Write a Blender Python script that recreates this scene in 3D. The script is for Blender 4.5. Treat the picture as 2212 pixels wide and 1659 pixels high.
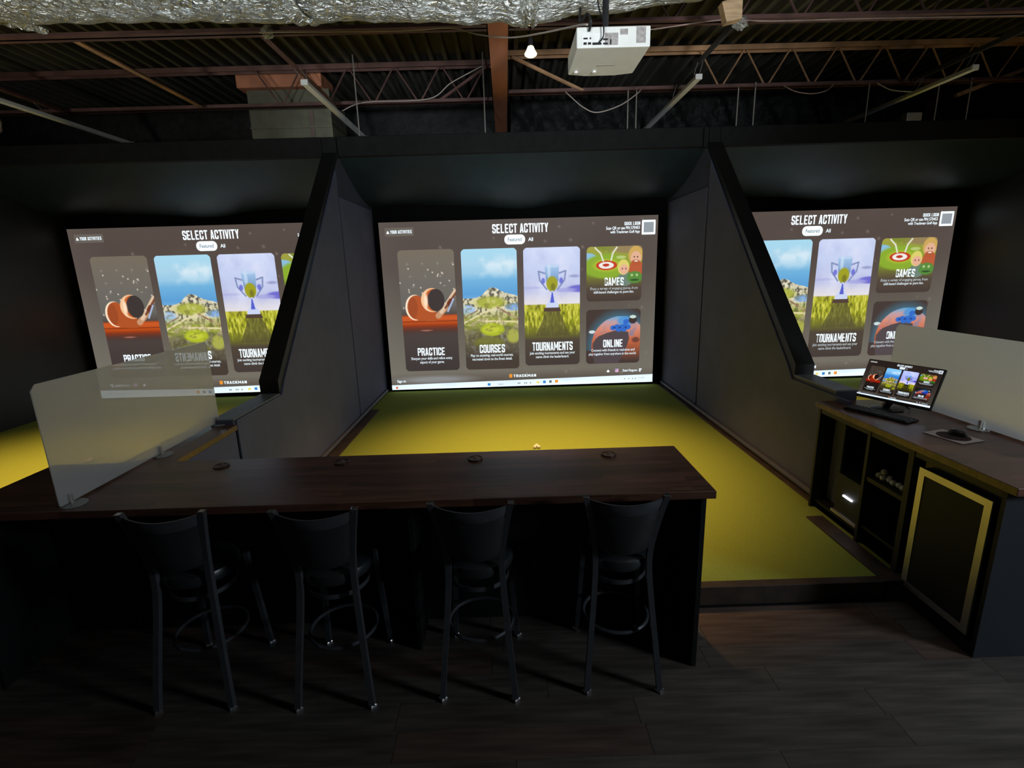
import bpy, math, random
import numpy as np
from mathutils import Vector, Matrix

for o in list(bpy.data.objects): bpy.data.objects.remove(o)
SC = bpy.context.scene
COL = SC.collection
random.seed(7)
PI = math.pi

# ------------------------------------------------------------------ camera
F_PX = 1078.8
pitch, roll, yaw, CAMH = 0.23058, -0.02888, 0.00565, 2.2149
cy, sy = math.cos(yaw), math.sin(yaw)
fwd = Vector((sy*math.cos(pitch), cy*math.cos(pitch), -math.sin(pitch)))
rt = Vector((cy, -sy, 0)); up = rt.cross(fwd)
r2 = rt*math.cos(roll)+up*math.sin(roll); u2 = -rt*math.sin(roll)+up*math.cos(roll)
cam = bpy.data.cameras.new('camera'); camo = bpy.data.objects.new('camera', cam); COL.objects.link(camo)
M = Matrix((r2, u2, -fwd)).transposed().to_4x4(); M.translation = Vector((0, 0, CAMH))
camo.matrix_world = M
cam.sensor_width = 36.0; cam.sensor_fit = 'HORIZONTAL'; cam.lens = F_PX/2212*36
cam.clip_start = 0.05; cam.clip_end = 100
SC.camera = camo

# ------------------------------------------------------------------ light and exposure
SC.view_settings.view_transform = 'Standard'; SC.view_settings.look = 'None'
SC.view_settings.exposure = 0.0; SC.view_settings.gamma = 1.0; SC.view_settings.use_curve_mapping = False
world = bpy.data.worlds.new('world'); SC.world = world; world.use_nodes = True
world.node_tree.nodes['Background'].inputs[0].default_value = (0.75, 0.8, 1.0, 1)
world.node_tree.nodes['Background'].inputs[1].default_value = 0.004

def spot(name, loc, target, power, color, size_deg, blend, radius=0.05):
    l = bpy.data.lights.new(name, 'SPOT'); l.energy = power; l.color = color
    l.spot_size = math.radians(size_deg); l.spot_blend = blend; l.shadow_soft_size = radius
    o = bpy.data.objects.new(name, l); COL.objects.link(o); o.location = loc
    o.rotation_euler = (Vector(target)-Vector(loc)).to_track_quat('-Z', 'Y').to_euler()
    return o
BAY = [-4.78, 0.28, 5.21]
for bx_ in BAY:                                    # the warm flood lamp over each bay
    spot('flood_lamp_light', (bx_, 5.0, 3.98), (bx_, 5.05, 0), 1150, (1.0, 0.56, 0.19), 78, 1.0, 0.05)
# unseen spots added behind the camera to brighten duct, projector and deck
spot('added_uplight', (-1.6, -1.6, 2.3), (-1.0, 3.6, 4.2), 680, (0.82, 0.93, 1.0), 54, 1.0, 0.25)
spot('added_uplight', (1.6, -1.6, 2.3), (1.2, 3.6, 4.0), 860, (0.9, 0.95, 1.0), 48, 1.0, 0.25)
spot('added_uplight', (-4.6, 0.2, 2.3), (-4.4, 5.4, 4.7), 300, (0.95, 0.95, 0.85), 60, 1.0, 0.25)
def area(name, loc, target, power, size, color):
    l = bpy.data.lights.new(name, 'AREA'); l.energy = power; l.size = size; l.color = color
    o = bpy.data.objects.new(name, l); COL.objects.link(o); o.location = loc
    o.rotation_euler = (Vector(target)-o.location).to_track_quat('-Z', 'Y').to_euler(); return o
area('counter_lamp', (2.6, 2.75, 4.3), (1.2, 1.4, 0), 7, 0.6, (0.95, 0.97, 1.0))       # dim ceiling lamp above the walkway
area('stool_fill_light', (5.6, 0.1, 2.7), (0.0, 2.1, 0.5), 78, 0.8, (0.78, 0.9, 1.0))       # unseen light added at the far right to brighten stools and floor

# ------------------------------------------------------------------ materials
def lin(c):
    return tuple((x/12.92 if x <= 0.04045 else ((x+0.055)/1.055)**2.4) for x in c)
def rgb(r, g, b): return lin((r/255, g/255, b/255))
def mat(name, col, rough=0.6, metal=0.0, spec=0.5, noise=None, bump=None, coat=0.0, emit=None):
    """noise=(scale, amount, stretch xyz) varies the colour; bump=(scale, strength, dist)"""
    m = bpy.data.materials.new(name); m.use_nodes = True
    nt = m.node_tree; n = nt.nodes; L = nt.links; b = n['Principled BSDF']
    b.inputs['Base Color'].default_value = (*col, 1); b.inputs['Roughness'].default_value = rough
    b.inputs['Metallic'].default_value = metal; b.inputs['Specular IOR Level'].default_value = spec
    b.inputs['Coat Weight'].default_value = coat; b.inputs['Coat Roughness'].default_value = 0.1
    tc = n.new('ShaderNodeTexCoord')
    if noise:
        mp = n.new('ShaderNodeMapping'); mp.inputs['Scale'].default_value = noise[2] if len(noise) > 2 else (1, 1, 1)
        L.new(tc.outputs['Object'], mp.inputs[0])
        t = n.new('ShaderNodeTexNoise'); t.inputs['Scale'].default_value = noise[0]; t.inputs['Detail'].default_value = 5
        L.new(mp.outputs[0], t.inputs['Vector'])
        r = n.new('ShaderNodeMapRange'); r.inputs[1].default_value = 0.3; r.inputs[2].default_value = 0.7
        r.inputs[3].default_value = 1-noise[1]; r.inputs[4].default_value = 1+noise[1]
        L.new(t.outputs[0], r.inputs[0])
        x = n.new('ShaderNodeVectorMath'); x.operation = 'SCALE'; x.inputs[0].default_value = col
        L.new(r.outputs[0], x.inputs[3]); L.new(x.outputs[0], b.inputs['Base Color'])
    if bump:
        t2 = n.new('ShaderNodeTexNoise'); t2.inputs['Scale'].default_value = bump[0]; t2.inputs['Detail'].default_value = 4
        L.new(tc.outputs['Object'], t2.inputs['Vector'])
        bp = n.new('ShaderNodeBump'); bp.inputs['Strength'].default_value = bump[1]; bp.inputs['Distance'].default_value = bump[2]
        L.new(t2.outputs[0], bp.inputs['Height']); L.new(bp.outputs[0], b.inputs['Normal'])
    if emit:
        b.inputs['Emission Color'].default_value = (*emit[0], 1); b.inputs['Emission Strength'].default_value = emit[1]
    return m

MT = {}
MT['wall'] = mat('black_wall_paint', (0.07, 0.076, 0.112), 0.55, noise=(3, 0.12), bump=(220, 0.15, 0.002))
MT['panel'] = mat('charcoal_felt_panel', (0.115, 0.125, 0.20), 0.8, noise=(2.5, 0.10), bump=(260, 0.2, 0.002))
MT['capb'] = mat('screen_lit_cap', (0.20, 0.22, 0.23), 0.5, noise=(5, .2))  # ledge top lightened in colour to stand for light from the screens
MT['endp'] = mat('dark_blue_laminate', (0.018, 0.023, 0.030), 0.6, noise=(4, .15))
MT['black'] = mat('black_laminate', (0.008, 0.0085, 0.009), 0.5, noise=(4, 0.2))
MT['header'] = mat('black_header_cloth', (0.011, 0.0115, 0.0115), 0.8, spec=0.2, noise=(9, .2))
MT['cloth'] = mat('black_baffle_cloth', (0.013, 0.024, 0.029), 0.48, spec=0.3, noise=(5, 0.15), bump=(300, 0.3, 0.002))
MT['curtain'] = mat('black_velour', (0.004, 0.004, 0.004), 0.95, spec=0.1)
MT['turf'] = mat('putting_turf', (0.27, 0.34, 0.065), 0.95, spec=0.1, noise=(160, 0.16), bump=(900, 0.35, 0.003))
MT['curb'] = mat('wood_curb', (0.055, 0.038, 0.028), 0.55, noise=(6, 0.4, (1, 1, 1)), bump=(40, 0.2, 0.003))
MT['pipe'] = mat('grey_foam_tube', (0.09, 0.09, 0.11), 0.5, noise=(10, 0.1))
MT['deck'] = mat('dark_steel_deck', (0.085, 0.08, 0.065), 0.6, noise=(1.5, 0.35))
MT['joist'] = mat('red_oxide_steel', (0.13, 0.062, 0.052), 0.6, noise=(4, 0.35))
MT['joist_o'] = mat('orange_primer_steel', (0.42, 0.235, 0.12), 0.6, noise=(3, 0.4))
MT['girder'] = mat('orange_brown_primer', (0.50, 0.19, 0.10), 0.6, noise=(3, 0.3, (1, .3, 1)))
MT['rod'] = mat('galvanised_rod', (0.45, 0.42, 0.38), 0.45, 0.6)
MT['tube'] = mat('white_strip_light', (0.85, 0.85, 0.81), 0.5)
MT['dwall'] = mat('dark_masonry', (0.014, 0.014, 0.014), 0.8, noise=(6, 0.5), bump=(12, 0.6, 0.05))
MT['poly'] = mat('black_plastic_sheet', (0.013, 0.013, 0.013), 0.6, spec=.2, bump=(3.2, 0.7, 0.15))
MT['redwall'] = mat('dark_red_steel', (0.06, 0.012, 0.012), 0.6, noise=(4, 0.3))
MT['sheet'] = mat('stained_sheet_metal', (0.15, 0.145, 0.10), 0.55, 0.2, noise=(2.2, 0.5, (1, 1, .35)))
MT['blackm'] = mat('black_painted_metal', (0.10, 0.106, 0.12), 0.32, 0.35, noise=(20, 0.1))
MT['vinyl'] = mat('black_vinyl', (0.026, 0.03, 0.033), 0.33, spec=0.7, bump=(180, 0.12, 0.002))
MT['chrome'] = mat('chrome', (0.8, 0.8, 0.82), 0.15, 1.0)
MT['white'] = mat('white_plastic', (0.82, 0.82, 0.77), 0.5, noise=(8, 0.04))
MT['white2'] = mat('pale_port_panel', (0.88, 0.87, 0.83), 0.5)
MT['greyp'] = mat('grey_label', (0.36, 0.33, 0.31), 0.6, noise=(60, 0.3))
MT['dark'] = mat('black_plastic', (0.015, 0.015, 0.016), 0.4)
MT['key'] = mat('key_plastic', (0.04, 0.04, 0.04), 0.5)
MT['cable'] = mat('pale_cable', (0.5, 0.43, 0.38), 0.5)
MT['conduit'] = mat('dusty_conduit', (0.38, 0.27, 0.25), 0.5, noise=(8, 0.3))
MT['wood'] = mat('pale_lumber', (0.5, 0.34, 0.19), 0.7, noise=(5, 0.3, (1, 1, 8)))
MT['steel'] = mat('brushed_steel', (0.75, 0.72, 0.66), 0.42, 0.85, noise=(3, 0.12))
MT['grommet'] = mat('brown_grommet', (0.05, 0.022, 0.015), 0.35)
MT['tan'] = mat('tan_plastic', (0.17, 0.12, 0.10), 0.6)
MT['ball'] = mat('golf_ball', (0.8, 0.8, 0.78), 0.35, bump=(900, 0.5, 0.001))
MT['pad'] = mat('pale_mouse_pad', (0.62, 0.54, 0.52), 0.8, noise=(30, 0.06))
MT['pad2'] = mat('printed_disc', (0.04, 0.013, 0.013), 0.7, noise=(14, 0.9))
MT['led'] = mat('led_bar', (0.8, 0.8, 1), 0.4, emit=((0.85, 0.88, 1.0), 9))
MT['bulb'] = mat('lit_flood_bulb', (1, .9, .7), 0.4, emit=((1.0, 0.78, 0.40), 9))
MT['icon_white'] = mat('screen_white', (0.3, 0.3, 0.3), 0.6, emit=((0.80, 0.92, 1.0), 1.25))
MT['screen_ink'] = mat('screen_ink', (0.1, 0.1, 0.1), 0.6, emit=((0.13, 0.17, 0.2), 1.0))

def wood_top():
    m = bpy.data.materials.new('stained_wood_worktop'); m.use_nodes = True
    nt = m.node_tree; n = nt.nodes; L = nt.links; b = n['Principled BSDF']
    tc = n.new('ShaderNodeTexCoord')
    mp = n.new('ShaderNodeMapping'); mp.inputs['Scale'].default_value = (1.2, 14, 14)
    L.new(tc.outputs['Object'], mp.inputs[0])
    t = n.new('ShaderNodeTexNoise'); t.inputs['Scale'].default_value = 2.2; t.inputs['Detail'].default_value = 8; t.inputs['Roughness'].default_value = .65
    L.new(mp.outputs[0], t.inputs['Vector'])
    br = n.new('ShaderNodeTexBrick'); br.inputs['Scale'].default_value = 1.0; br.inputs['Brick Width'].default_value = 0.7
    br.inputs['Row Height'].default_value = 0.06; br.inputs['Mortar Size'].default_value = 0.0012; br.offset = 0.37
    br.inputs['Color1'].default_value = (0.62, 0.62, 0.62, 1); br.inputs['Color2'].default_value = (1.25, 1.2, 1.2, 1); br.inputs['Mortar'].default_value = (0.5, 0.5, 0.5, 1)
    L.new(tc.outputs['Object'], br.inputs['Vector'])
    cr = n.new('ShaderNodeValToRGB'); cr.color_ramp.elements[0].color = (0.075, 0.03, 0.019, 1); cr.color_ramp.elements[1].color = (0.21, 0.095, 0.06, 1)
    cr.color_ramp.elements[0].position = .3; cr.color_ramp.elements[1].position = .75
    L.new(t.outputs[0], cr.inputs[0])
    mx = n.new('ShaderNodeMix'); mx.data_type = 'RGBA'; mx.blend_type = 'MULTIPLY'; mx.inputs[0].default_value = 1
    L.new(cr.outputs[0], mx.inputs[6]); L.new(br.outputs[0], mx.inputs[7]); L.new(mx.outputs[2], b.inputs['Base Color'])
    b.inputs['Roughness'].default_value = 0.40
    mr = n.new('ShaderNodeMapRange'); mr.inputs[3].default_value = .22; mr.inputs[4].default_value = .50
    L.new(t.outputs[0], mr.inputs[0]); L.new(mr.outputs[0], b.inputs['Roughness'])
    b.inputs['Coat Weight'].default_value = .35; b.inputs['Coat Roughness'].default_value = .3
    bp = n.new('ShaderNodeBump'); bp.inputs['Strength'].default_value = .12; bp.inputs['Distance'].default_value = .002
    L.new(t.outputs[0], bp.inputs['Height']); L.new(bp.outputs[0], b.inputs['Normal'])
    return m
MT['top'] = wood_top()
def plank_mat(name, c):
    m = mat(name, c, 0.55, noise=(3.0, 0.45, (0.8, 9, 9)), bump=(60, 0.1, 0.002)); return m
MT['planks'] = [plank_mat('dark_plank', (0.082, 0.066, 0.056)), plank_mat('grey_plank', (0.092, 0.078, 0.067)), plank_mat('red_plank', (0.094, 0.062, 0.049))]

def foil():
    m = bpy.data.materials.new('foil_insulation'); m.use_nodes = True
    nt = m.node_tree; n = nt.nodes; L = nt.links; b = n['Principled BSDF']
    b.inputs['Base Color'].default_value = (0.72, 0.73, 0.70, 1); b.inputs['Metallic'].default_value = 0.85; b.inputs['Roughness'].default_value = 0.3
    tc = n.new('ShaderNodeTexCoord'); mp = n.new('ShaderNodeMapping'); mp.inputs['Scale'].default_value = (1, 1.6, 1.6); mp.inputs['Rotation'].default_value = (0, 0, .5)
    L.new(tc.outputs['Object'], mp.inputs[0])
    v = n.new('ShaderNodeTexVoronoi'); v.inputs['Scale'].default_value = 16; v.feature = 'DISTANCE_TO_EDGE'
    ns = n.new('ShaderNodeTexNoise'); ns.inputs['Scale'].default_value = 9; ns.inputs['Detail'].default_value = 6; ns.inputs['Distortion'].default_value = 1.5
    L.new(mp.outputs[0], ns.inputs['Vector'])
    ad = n.new('ShaderNodeVectorMath'); ad.operation = 'ADD'; L.new(mp.outputs[0], ad.inputs[0])
    sc = n.new('ShaderNodeVectorMath'); sc.operation = 'SCALE'; sc.inputs[3].default_value = .12; L.new(ns.outputs[1], sc.inputs[0]); L.new(sc.outputs[0], ad.inputs[1])
    L.new(ad.outputs[0], v.inputs['Vector'])
    a2 = n.new('ShaderNodeMath'); a2.operation = 'MULTIPLY_ADD'; a2.inputs[1].default_value = .7; L.new(v.outputs[0], a2.inputs[0]); L.new(ns.outputs[0], a2.inputs[2])
    bp = n.new('ShaderNodeBump'); bp.inputs['Strength'].default_value = 1.0; bp.inputs['Distance'].default_value = .06
    L.new(a2.outputs[0], bp.inputs['Height']); L.new(bp.outputs[0], b.inputs['Normal'])
    return m
MT['foil'] = foil()

def frosted(name, coat, trans, rough, tl):
    m = bpy.data.materials.new(name); m.use_nodes = True; nt = m.node_tree; n = nt.nodes; L = nt.links; b = n['Principled BSDF']
    b.inputs['Base Color'].default_value = (0.97, 0.97, 0.96, 1); b.inputs['Roughness'].default_value = rough; b.inputs['IOR'].default_value = 1.35
    b.inputs['Transmission Weight'].default_value = trans; b.inputs['Coat Weight'].default_value = coat
    b.inputs['Coat Roughness'].default_value = 0.012; b.inputs['Coat IOR'].default_value = 2.1
    t = n.new('ShaderNodeBsdfTranslucent'); t.inputs[0].default_value = (0.97, 0.97, 0.95, 1)
    mx = n.new('ShaderNodeMixShader'); mx.inputs[0].default_value = tl; L.new(b.outputs[0], mx.inputs[1]); L.new(t.outputs[0], mx.inputs[2])
    L.new(mx.outputs[0], n['Material Output'].inputs[0])
    return m
MT['frost'] = frosted('frosted_acrylic', 1.0, 0.6, 0.5, 0.2)
MT['frost2'] = frosted('matt_frosted_acrylic', 0.0, 0.8, 0.5, 0.25)
def clear():
    m = bpy.data.materials.new('clear_acrylic'); m.use_nodes = True; b = m.node_tree.nodes['Principled BSDF']
    b.inputs['Base Color'].default_value = (0.9, 0.92, 0.9, 1); b.inputs['Transmission Weight'].default_value = 0.75; b.inputs['Roughness'].default_value = 0.12
    return m
MT['clear'] = clear()
def screen_mat(name, strength, gain=(1, 1, 1), gamma=1.0):
    m = bpy.data.materials.new(name); m.use_nodes = True
    nt = m.node_tree; n = nt.nodes; L = nt.links; b = n['Principled BSDF']
    a = n.new('ShaderNodeAttribute'); a.attribute_name = 'Col'
    x = n.new('ShaderNodeVectorMath'); x.operation = 'MULTIPLY'; x.inputs[1].default_value = gain
    gm = n.new('ShaderNodeGamma'); gm.inputs[1].default_value = gamma
    L.new(a.outputs[0], gm.inputs[0]); L.new(gm.outputs[0], x.inputs[0]); L.new(x.outputs[0], b.inputs['Emission Color'])
    b.inputs['Emission Strength'].default_value = strength; b.inputs['Base Color'].default_value = (0.06, 0.06, 0.06, 1)
    b.inputs['Roughness'].default_value = 0.7; b.inputs['Specular IOR Level'].default_value = 0.1
    return m
MT['proj'] = screen_mat('projected_picture', 1.0)
MT['lcd'] = screen_mat('monitor_picture', 1.15, (1.05, 1, 1.1), 1.75)

# ------------------------------------------------------------------ mesh helpers
class MB:
    def __init__(s): s.v = []; s.f = []
    def add(s, vs, fs):
        k = len(s.v); s.v += [tuple(p) for p in vs]; s.f += [tuple(i+k for i in f) for f in fs]; return s
    def box(s, x0, x1, y0, y1, z0, z1):
        return s.add([(x0, y0, z0), (x1, y0, z0), (x1, y1, z0), (x0, y1, z0), (x0, y0, z1), (x1, y0, z1), (x1, y1, z1), (x0, y1, z1)],
                     [(0, 3, 2, 1), (4, 5, 6, 7), (0, 1, 5, 4), (1, 2, 6, 5), (2, 3, 7, 6), (3, 0, 4, 7)])
    def prism(s, poly, axis, a, b):
        """poly 2-D points; axis 'x': (y,z), 'y': (x,z), 'z': (x,y)"""
        def P(p, t): return {'x': (t, p[0], p[1]), 'y': (p[0], t, p[1]), 'z': (p[0], p[1], t)}[axis]
        n = len(poly)
        return s.add([P(p, a) for p in poly]+[P(p, b) for p in poly],
                     [tuple(range(n))[::-1], tuple(range(n, 2*n))]+[(i, (i+1) % n, (i+1) % n+n, i+n) for i in range(n)])
    def tube(s, pts, r, n=8, square=False, cap=True):
        pts = [Vector(p) for p in pts]; rings = []; N = len(pts)
        rr = r if isinstance(r, (list, tuple)) else [r]*N
        t0 = (pts[1]-pts[0]).normalized()
        ref = Vector((0, 0, 1)) if abs(t0.z) < .9 else Vector((0, 1, 0))
        u = t0.cross(ref).normalized(); vs = []
        for i, p in enumerate(pts):
            t = ((pts[min(i+1, N-1)]-pts[i]).normalized()+(pts[i]-pts[max(i-1, 0)]).normalized())
            t = t.normalized() if t.length > 1e-9 else t0
            u = (u-t*u.dot(t)).normalized(); w = t.cross(u)
            for k in range(n):
                a = 2*PI*(k+.5)/n; q = rr[i]*(math.sqrt(2) if square else 1)
                vs.append(p+(u*math.cos(a)+w*math.sin(a))*q)
        fs = [(i*n+k, i*n+(k+1) % n, (i+1)*n+(k+1) % n, (i+1)*n+k) for i in range(N-1) for k in range(n)]
        if cap: fs += [tuple(range(n))[::-1], tuple(range((N-1)*n, N*n))]
        return s.add(vs, fs)
    def lathe(s, prof, c=(0, 0, 0), n=24, sx=1, sy_=1):
        vs = []
        for r, z in prof:
            for k in range(n): a = 2*PI*k/n; vs.append((c[0]+r*math.cos(a)*sx, c[1]+r*math.sin(a)*sy_, c[2]+z))
        m = len(prof)
        fs = [(i*n+k, i*n+(k+1) % n, (i+1)*n+(k+1) % n, (i+1)*n+k) for i in range(m-1) for k in range(n)]
        fs += [tuple(range(n))[::-1], tuple(range((m-1)*n, m*n))]
        return s.add(vs, fs)
    def grid(s, rows):
        """rows of points -> quads"""
        n = len(rows[0]); vs = [p for r in rows for p in r]
        return s.add(vs, [(i*n+k, i*n+k+1, (i+1)*n+k+1, (i+1)*n+k) for i in range(len(rows)-1) for k in range(n-1)])
    def sphere(s, c, r, n=14, m=8, sz=1.0):
        prof = [(max(r*math.sin(PI*i/m), 1e-4), -r*sz*math.cos(PI*i/m)) for i in range(m+1)]
        return s.lathe(prof, c, n)

def origin_of(parent):
    v = Vector((0, 0, 0))
    while parent is not None: v += parent.location; parent = parent.parent
    return v
def obj(name, mb, m, parent=None, local=False, smooth=False, bevel=0.0, org=None, label=None):
    off = Vector((0, 0, 0)) if local else origin_of(parent)
    o_ = Vector(org) if org is not None else Vector((0, 0, 0))
    me = bpy.data.meshes.new(name); me.from_pydata([tuple(Vector(v)-off-o_) for v in mb.v], [], mb.f)
    me.validate(); me.update()
    if m is not None: me.materials.append(m)
    if smooth:
        for p in me.polygons: p.use_smooth = True
        me.set_sharp_from_angle(angle=math.radians(40))
    o = bpy.data.objects.new(name, me); COL.objects.link(o); o.parent = parent; o.location = o_
    if bevel:
        b = o.modifiers.new('bevel', 'BEVEL'); b.width = bevel; b.segments = 2; b.limit_method = 'ANGLE'
    if label: o['label'] = label
    return o
def tag(o, label, cat, group=None):
    o['label'] = label; o['category'] = cat
    if group: o['group'] = group
    return o
def thing(name, label, cat, loc=(0, 0, 0), rot=(0, 0, 0), group=None):
    o = bpy.data.objects.new(name, None); COL.objects.link(o); o.location = loc; o.rotation_euler = rot
    o.empty_display_size = .1
    return tag(o, label, cat, group)
def struct(name, mb, m, parent=None, **k):
    o = obj(name, mb, m, parent, **k)
    if parent is None: o['kind'] = 'structure'
    return o
def copy_tree(o, parent=None):
    c = o.copy(); COL.objects.link(c); c.parent = parent
    for ch in list(o.children): copy_tree(ch, c)
    return c

# ================================================================== room shell
FT = 0.13                                     # top of the raised turf
LW = (-2.345, -2.175); RW = (2.712, 2.885)    # the two dividing walls
XL, XR = -7.24, 7.66                          # outer faces of the side bays
YB = 8.95
flo = struct('floor', MB().box(-8.5, 9, -4, 9.2, -0.06, -0.006), MT['black'])
# planks: only the floor in front of the turf shows
k = 0
for row in range(24):
    y0 = -1.12+row*0.165; x = -4.2-random.random()*1.1
    if y0 > 2.8: break
    while x < 5.2:
        ln = 1.22
        if x+ln > -4.2:
            y1 = min(y0+0.1635, 2.86)
            mbp = MB().box(x, x+ln-0.0025, y0, y1, -0.006, 0.0)
            obj('plank', mbp, MT['planks'][random.choice([0, 0, 1, 1, 2])], flo, org=(x, y0, 0))
        x += ln
# turf in each bay
for a, b in ((XL, LW[0]), (LW[1], 2.60), (RW[1], XR)):
    tf = struct('floor_turf', MB().box(a, b, 2.93, YB, 0.0, FT), MT['turf'])
# curbs and nosings (wood)
def trim(n, mb, m): return struct('trim_%d' % n, mb, m, bevel=0.004)
trim(1, MB().box(1.0, 2.45, 2.862, 2.93, 0, FT+0.006), MT['curb'])
trim(2, MB().box(2.42, 2.556, 2.862, 3.74, 0, FT+0.012), MT['curb'])
trim(3, MB().box(2.60, 2.712, 3.985, 8.5, 0, FT+0.01), MT['curb'])
trim(4, MB().box(-2.175, -2.0, 3.1, 7.4, 0.1, FT+0.01), MT['curb'])
trim(5, MB().box(-2.9, 1.0, 2.862, 2.93, 0, FT+0.006), MT['curb'])
struct('baseboard_right', MB().tube([(2.672, 3.99, 0.175), (2.672, 8.5, 0.175)], 0.03, 12), MT['pipe'], smooth=True)
struct('baseboard_left', MB().tube([(-2.14, 3.1, 0.17), (-2.14, 8.5, 0.17)], 0.028, 12), MT['pipe'], smooth=True)

def divider(name, x0, x1, cap_z, y_start, y_cap):
    poly = [(y_start, 0), (YB, 0), (YB, 3.68), (7.12, 3.68), (4.70, 1.21), (4.62, cap_z), (y_cap, cap_z), (y_cap, 1.022), (y_start, 1.022)]
    return struct(name, MB().prism(poly, 'x', x0, x1), MT['wall'])
wl = divider('wall_left', *LW, 1.10, 3.02, 3.77)
wr = divider('wall_right', *RW, 1.13, 3.985, 3.985)
def wall_panels(parent, x, s):
    """felt panels standing 16 mm proud of a divider face; s = direction of the proud side"""
    a, b = sorted((x, x+s*0.016))
    z0 = 0.135
    polys = [[(6.975, z0), (8.60, z0), (8.60, 3.17), (6.975, 3.17)],
             [(3.80, z0), (6.935, z0), (6.935, 3.485), (4.703, 1.205), (4.625, 1.097), (3.80, 1.097)]]
    obj('panel_joint', MB().box(min(x, x+s*.004), max(x, x+s*.004), 6.935, 6.975, z0, 3.17), MT['curtain'], parent)
    obj('panel_joint', MB().box(min(x, x+s*.004), max(x, x+s*.004), 3.76, 3.80, z0, 1.05), MT['curtain'], parent) if s > 0 else None
    for p in polys: obj('wall_panel', MB().prism(p, 'x', a, b), MT['panel'], parent)
wall_panels(wl, LW[1], 1); wall_panels(wr, RW[0], -1)
obj('wall_panel', MB().box(LW[1], LW[1]+.016, 3.03, 3.76, .135, 1.02), MT['panel'], wl)
# boards over the slanted edges, blackened to paint in their unlit fronts
for par, (x0, x1) in ((wl, LW), (wr, RW)):
    obj('cap_board', MB().box(x0-.006, x1+.006, 3.775 if par is wl else 3.985, 4.60, 1.10 if par is wl else 1.13, 1.112 if par is wl else 1.142), MT['capb'], par)
    obj('shaded_edge_board', MB().prism([(4.60, 1.115), (4.64, 1.145), (7.10, 3.70), (7.06, 3.73), (4.60, 1.24)], 'x', x0-0.004, x1+0.004), MT['black'], par)
struct('wall_far_left', MB().box(XL-.15, XL, 3.0, YB, 0, 3.68), MT['black'])
struct('wall_far_right', MB().box(XR, XR+.15, 4.0, YB, 0, 3.68), MT['black'])
struct('wall_back', MB().box(-10, 10, YB+.35, YB+.5, 0, 5.2), MT['dwall'])
for n, (a, b) in enumerate(((XL, LW[0]), (LW[1], RW[0]), (RW[1], XR))):
    c = obj('curtain', MB().box(a+.002, b-.002, 8.70, 8.74, 0.0, 3.5), MT['curtain'])
    tag(c, ['black backing curtain behind the big screen of the left bay', 'black backing curtain framing the middle big screen', 'black backing curtain behind the big screen of the right bay'][n], 'curtain', 'black curtains behind the screens')
# header beams across the front of the bay ceilings, with wrapped joints over the dividers
HY0, HY1, HZ0, HZ1 = 7.08, 7.20, 3.685, 3.925
for n, (a, b) in enumerate(((-10.0, -2.355), (-2.155, 2.64), (2.87, 10.0))):
    h = obj('header_beam', MB().box(a, b, HY0, HY1, HZ0, HZ1), MT['header'], bevel=0.01)
    tag(h, ['black cloth-wrapped header beam over the front of the left bay', 'black cloth-wrapped header beam over the front of the middle bay', 'black cloth-wrapped header beam over the front of the right bay'][n], 'beam', 'header beams over the bays')
    mb = MB(); lo, hi = max(a, XL+.01), min(b, XR-.01)
    if n == 0: hi = LW[0]-.003
    if n == 1: lo, hi = LW[1]+.003, RW[0]-.003
    if n == 2: lo = RW[1]+.003
    rows = []
    for j in range(13):
        t = j/12; rr = []
        for i in range(25):
            s = i/24; x = lo+(hi-lo)*s
            sag = -0.09*math.sin(PI*t)-0.10*t*t*math.exp(-((s-.48)/.16)**2)+0.012*math.sin(s*23+t*5)*t
            rr.append((x, 7.15+1.42*t, 3.70-0.47*t+sag))
        rows.append(rr)
    mb.grid(rows); k0 = len(mb.v); mb.grid([[(p[0], p[1], p[2]+.02) for p in r] for r in rows][::-1])
    bf = obj('baffle', mb, MT['cloth'], smooth=True)
    tag(bf, ['sloping black cloth baffle above the left big screen', 'sloping black cloth baffle above the middle big screen', 'sloping black cloth baffle above the right big screen'][n], 'baffle', 'cloth ceiling baffles')
for n, (a, b) in enumerate(((-2.35, -2.16), (2.645, 2.71), (2.715, 2.865))):
    j = obj('header_joint', MB().box(a, b, HY0-.012, HY1, HZ0-.01, HZ1-.005), MT['header'], bevel=0.008)
    tag(j, ['black wrapped joint of the header above the left divider', 'narrow black wrapped strip of the header at the right divider', 'wider black wrapped joint of the header above the right divider'][n], 'joint')

# ---- steel deck, girder, joists
mb = MB(); x = -9.2; prof = []
while x < 9.6:
    prof += [(x, 4.90), (x+.050, 4.90), (x+.060, 4.985), (x+.174, 4.985)]; x += .184
for i in range(len(prof)-1):
    a, b = prof[i], prof[i+1]
    mb.add([(a[0], -1, a[1]), (b[0], -1, b[1]), (b[0], YB+.4, b[1]), (a[0], YB+.4, a[1])], [(0, 1, 2, 3)])
mb.add([(-9.2, -1, 5.02), (9.6, -1, 5.02), (9.6, YB+.4, 5.02), (-9.2, YB+.4, 5.02)], [(0, 1, 2, 3)])
struct('ceiling', mb, MT['deck'])
g = thing('girder', 'orange-brown steel girder running away overhead between the bays', 'beam', (0, 6.0, 4.4))
obj('flange', MB().box(-.10, .09, 4.5, YB+.3, 4.40, 4.418), MT['girder'], g)
obj('web', MB().box(-.012, .004, 4.5, YB+.3, 4.418, 4.84), MT['girder'], g)
obj('flange', MB().box(-.10, .09, 4.5, YB+.3, 4.84, 4.858), MT['girder'], g)

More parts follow.
